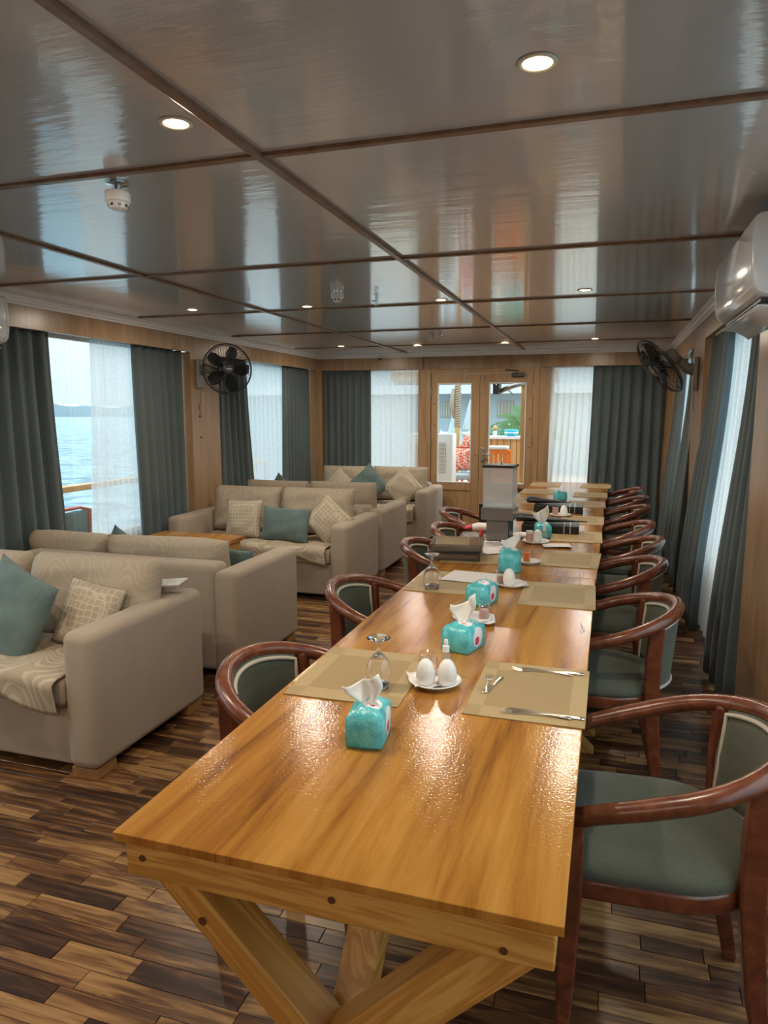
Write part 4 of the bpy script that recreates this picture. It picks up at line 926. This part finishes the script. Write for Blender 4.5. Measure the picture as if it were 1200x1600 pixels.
# ------------------------------------------------------------------ outside: water, decks, terrace
mb = MB().add([(-1500,-1500,-1.6), (1500,-1500,-1.6), (1500,1500,-1.6), (-1500,1500,-1.6)], [(0,1,2,3)])
tag(mb.build('sea', 'water'), 'blue rippled sea outside the left windows', 'water', kind='stuff')
rr = random.Random(5)
mb = MB(); N = 220; pts = []
for k in range(N+1):
    x = -900+k*6.0; hgt = 5.6+.9*math.sin(k*.4)+.7*math.sin(k*1.3)+rr.random()*1.5; pts.append((x, hgt))
vs = [(x, 470+.15*(x+200), -1.7) for x, h_ in pts]+[(x, 470+.15*(x+200), h_) for x, h_ in pts]+[(x, 500+.15*(x+200), h_*.9) for x, h_ in pts]+[(x, 500+.15*(x+200), -1.7) for x, h_ in pts]
K = N+1; fs = []
for k in range(N):
    for a in range(3): fs.append((a*K+k, a*K+k+1, (a+1)*K+k+1, (a+1)*K+k))
tag(mb.add(vs, fs).build('far_shore', 'hazed_trees'), 'hazy tree-lined far shore on the horizon', 'shore', kind='stuff')
struct(box('side_deck', 'deck_out', (WL-1.05, WL-.1, -2, 9, -.15, -.02)), 'narrow side deck outside the left windows')
struct(box('side_deck_right', 'deck_out', (WR+.1, WR+1.05, -2, 9, -.15, -.02)), 'narrow side deck outside the right windows')
T = thing('deck_railing', 'yellow wooden handrail outside the left window', 'railing', (-4.60, 5.0, 0))
box('handrail', 'out_wood', (-.04, .04, -4, 4, .745, .80), T, bevel=.008)
for k in range(9): box('post', 'out_wood', (-.02, .02, -4+k-.02, -4+k+.02, -.02, .745), T) if k not in (4,5) else None
T = thing('deck_chair', 'outdoor chair with reddish top rail seen through the left window', 'chair', (-4.08, 4.72, 0), (0,0,PI/2))
box('backrest', 'teal_cushion', (-.20, .20, .10, .13, .36, .64), T, bevel=.02, seg=3); MB().tube([(-.22,.115,.63), (-.1,.12,.665), (.1,.12,.665), (.22,.115,.63)], (.018,.014), 8).build('top_rail', 'out_red', T, smooth=True)
box('seat', 'teal_cushion', (-.2, .2, -.25, .12, .33, .38), T, bevel=.015, seg=3)
for sx_ in (-.19, .19):
    box('leg', 'out_red', (sx_-.018, sx_+.018, -.24, -.20, -.02, .33), T); box('leg', 'out_red', (sx_-.018, sx_+.018, .09, .125, -.02, .63), T)
# terrace behind the door
struct(box('terrace_deck', 'deck_out', (-4.6, 3.5, WB+.15, 17.5, -.15, -.02)), 'sunlit terrace floor outside the double door')
T = thing('building', 'pale blue-grey building across the terrace', 'building', (-3.2, 18.2, 0))
box('wall', 'bldg', (-7, 7, 0, 3, -1, 3.2), T); box('eave', 'bldg_trim', (-7, 7, -.5, .05, 1.92, 2.14), T)
for x0, x1 in ((-1.02,-.70), (-.30,.0), (.46,.86), (1.4,1.8)):
    f_ = box('window', 'bldg_win', (x0, x1, -.03, .0, 1.33, 1.74), T)
    for k in range(5): xx = x0+.03+(x1-x0-.06)*k/4; box('shutter_slat', 'grille_tan', (xx-.012, xx+.012, -.045, -.03, 1.35, 1.72), f_)
T = thing('outdoor_unit', 'white air-conditioner condenser with grille outside the left door pane', 'condenser', (-2.32, 9.75, 0))
box('case', 'out_white', (-.35, .26, -.13, .13, .45, 1.16), T, bevel=.012, seg=3); g = box('grille', 'grille_tan', (-.28, .17, -.136, -.13, .62, 1.04), T)
for k in range(8): box('grille_bar', 'out_white', (-.28, .17, -.141, -.136, .64+k*.055, .648+k*.055), g)
for k in range(7): box('grille_bar', 'out_white', (-.27+k*.07, -.265+k*.07, -.141, -.136, .62, 1.04), g)
box('stand', 'out_white', (-.33, .25, -.11, .11, -.02, .45), T)
T = tag(MB().tube([(-2.245,9.35,-.02), (-2.245,9.35,2.4)], (.03,.03), rect=True).build('terrace_post', 'out_wood'), 'yellow wooden post outside at the left of the door view', 'post')
T = tag(MB().tube([(-1.055,9.2,-.02), (-1.055,9.2,2.4)], (.035,.03), rect=True).build('terrace_post', 'out_wood'), 'yellow wooden post outside at the right of the door view', 'post')
T = thing('pergola_beam', 'wooden beam across the terrace roof edge', 'beam', (-1.65, 9.35, 1.87)); box('beam', 'out_wood', (-1.2, 1.0, -.06, .06, 0, .12), T); box('fascia', 'bldg_trim', (-1.2, 1.0, .065, .085, -.05, .14), T)
T = thing('rope_post', 'rope-wrapped pole with hanging cord on the terrace', 'post', (-2.49, 12, 0)); MB().tube([(0,0,-.02), (0,0,2.2)], .04, 10).build('pole', 'out_wood', T, smooth=True)
MB().tube([(.045*math.cos(k*.9), .045*math.sin(k*.9), 1.2+k*.006) for k in range(120)], .018, 6).build('rope_wrap', 'rope', T, smooth=True); MB().tube([(-.07,-.03,1.85), (-.09,-.04,1.6), (-.06,-.03,1.35)], [.03,.045,.015], 8).build('rope_tail', 'rope', T, smooth=True)
def parasol(label, x, y, z0, z1):
    T = thing('closed_parasol', label, 'parasol', (x, y, 0), group='closed terrace parasols'); MB().tube([(0,0,-.02), (0,0,z1+.1)], .018, 8).build('pole', 'out_wood', T)
    n = 16; mb = MB(); rings = [[((.03+.10*t)*math.cos(2*PI*i/n)*(1+.3*(i % 2)), (.03+.10*t)*math.sin(2*PI*i/n)*(1+.3*(i % 2)), z1-(z1-z0)*t) for i in range(n)] for t in (0,.25,.5,.75,1)]
    mb.add([p for r in rings for p in r], [(i*n+k, i*n+(k+1)%n, (i+1)*n+(k+1)%n, (i+1)*n+k) for i in range(4) for k in range(n)]+[tuple(range(n))]); mb.build('canopy', 'umbrella_cloth', T)
parasol('closed pale blue parasol just right of the condenser', -2.66, 12.6, .95, 1.45); parasol('closed pale blue parasol right of the rope-wrapped pole', -2.40, 12.8, 1.15, 1.68)
T = thing('terrace_chair', 'red wooden armchair with patterned cushion outside the left pane', 'chair', (-2.08, 10.55, 0), (0,0,.3))
for sx_ in (-.22, .22):
    box('leg', 'out_red', (sx_-.022, sx_+.022, -.22, -.18, -.02, .70), T); box('leg', 'out_red', (sx_-.022, sx_+.022, .18, .22, -.02, .95), T); box('armrest', 'out_red', (sx_-.03, sx_+.03, -.26, .2, .70, .73), T)
box('seat', 'grey_cush', (-.21, .21, -.22, .2, .46, .54), T, bevel=.02, seg=3); box('back_frame', 'out_red', (-.22, .22, .19, .22, .85, .93), T)
for k in range(4): box('front_slat', 'out_red', (-.16+k*.1, -.13+k*.1, -.215, -.195, .1, .46), T)
pillow('terrace_cushion', 'kilim', 'red and white patterned cushion on the red terrace chair', .40, .36, .14, (-2.12, 10.68, .74), (-.2, 0, .3), None, seed=20)
pillow('terrace_cushion', 'kilim', 'patterned cushion leaning higher behind the red terrace chair', .36, .30, .12, (-2.06, 10.95, .92), (-.2, 0, -.2), None, seed=21, roll=.4)
T = thing('terrace_chair', 'bright orange slatted chair with white cushion outside the right pane', 'chair', (-1.50, 10.05, 0), (0,0,0))
for sx_ in (-.19, .19): box('leg', 'out_orange', (sx_-.022, sx_+.022, .14, .18, -.02, .45), T); box('leg', 'out_orange', (sx_-.022, sx_+.022, -.2, -.16, -.02, .93), T)
for k in range(5): box('back_slat', 'out_orange', (-.15+k*.068, -.115+k*.068, -.195, -.175, .5, .90), T)
box('top_rail', 'out_orange', (-.21, .21, -.205, -.165, .88, .94), T, bevel=.008); box('seat', 'out_orange', (-.2, .2, -.18, .18, .45, .5), T)
T = tag(box('chair_pad', 'out_white', (-1.70, -1.33, 9.83, 10.0, .943, .99), bevel=.02, seg=3), 'white pad folded over the top of the orange chair', 'cushion')
T = thing('planter', 'yellow board planter box outside the right pane', 'planter', (-1.45, 10.75, 0)); 
for k in range(9): box('board', 'out_wood', (-.42+k*.095, -.332+k*.095, -.15, -.125, -.02, 1.06), T, bevel=.004)
box('coping', 'out_white', (-.45, .46, -.18, .18, 1.06, 1.10), T, bevel=.006); box('liner', 'deck_out', (-.42, .43, -.124, .15, -.02, 1.06), T)
T = thing('lantern_post', 'short white post with wooden ball cap by the planter', 'post', (-1.765, 11.5, 0)); box('post', 'out_white', (-.03, .03, -.03, .03, -.02, 1.16), T); MB().lathe([(0,1.16), (.035,1.165), (.04,1.20), (.025,1.235), (0,1.245)], 14).build('ball_cap', 'out_wood', T, smooth=True)
T = thing('white_fence', 'small white fence panel far across the terrace', 'fence', (-2.75, 14, 0)); 
for k in range(2): box('rail', 'out_white', (-.5, .5, -.02, .02, .86+.17*k, .90+.17*k), T)
for k in range(6): box('picket', 'out_white', (-.5+k*.19, -.46+k*.19, -.03, -.02, -.02, 1.1), T)
T = thing('palm', 'green feathery palm behind the planter', 'palm', (-1.52, 13.1, 0)); MB().tube([(0,0,-.1), (.02,0,.6), (0,0,1.15)], [.09,.07,.05], 10).build('trunk', 'rope', T, smooth=True)
rr = random.Random(9)
for k in range(22):
    a = 2*PI*k/22+rr.random()*.3; el = rr.uniform(.1, 1.25); L = rr.uniform(.55, .85); mb = MB()
    sp = [Vector((math.cos(a)*math.cos(el)*L*t, math.sin(a)*math.cos(el)*L*t, 1.15+math.sin(el)*L*t-.35*L*t*t)) for t in [i/12 for i in range(13)]]
    mb.tube(sp, [.008*(1-i/14) for i in range(13)], 4)
    sdv = Vector((-math.sin(a), math.cos(a), 0))
    for i in range(2, 13):
        for s in (-1, 1):
            d = (sdv*s+(sp[i]-sp[i-1]).normalized()*.8).normalized(); ln = .30*(1-(i/13-.4)**2*1.3); q = sp[i]; tq = q+d*ln+Vector((0,0,-.06)); wv_ = Vector((0,0,.018))
            mb.add([q-wv_, q+wv_, tq], [(0,1,2)])
    mb.build('frond', 'palm_green', T)
T = thing('shrub', 'low green shrub behind the planter coping', 'shrub', (-1.80, 11.95, 0)); MB().tube([(0,0,-.02), (0,0,1.0)], .02, 6).build('stem', 'rope', T); mb = MB()
for k in range(260):
    c = Vector((rr.gauss(0,.16), rr.gauss(0,.12), 1.08+rr.gauss(0,.07))); d = Vector((rr.gauss(0,1), rr.gauss(0,1), rr.gauss(0,1))).normalized()*.05; e2 = Vector((rr.gauss(0,1), rr.gauss(0,1), rr.gauss(0,1))).normalized()*.018
    mb.add([c-d, c+e2, c+d, c-e2], [(0,1,2,3)])
fo = mb.build('foliage', 'pale_green', T); fo['kind'] = 'stuff'
T = thing('cyan_float', 'bright blue plastic tub on the planter coping', 'tub', (-1.40, 10.72, 1.1005)); MB().lathe([(0,0), (.07,0), (.10,.05), (.105,.09), (.09,.10), (.06,.075), (0,.07)], 20).build('tub', 'cyan_plastic', T, smooth=True); MB().lathe([(.098,.045), (.106,.05), (.106,.06), (.100,.065)], 20).build('rim', 'out_white', T, smooth=True)
T = thing('tv_bracket', 'grey swivel screen on a bracket under the terrace roof', 'screen', (-1.05, 9.15, 1.80)); box('screen', 'dark_plastic', (-.38, -.30, -.10, .10, -.12, .07), T, bevel=.006); MB().tube([(-.30,0,-.08), (-.15,0,-.02), (0,0,.02)], (.015,.03), 8).build('arm', 'satin_steel', T, smooth=True); MB().tube([(-.22,0,-.03), (-.14,.02,-.12), (-.24,.02,-.05)], .006, 6).build('cable', 'rope', T, smooth=True)
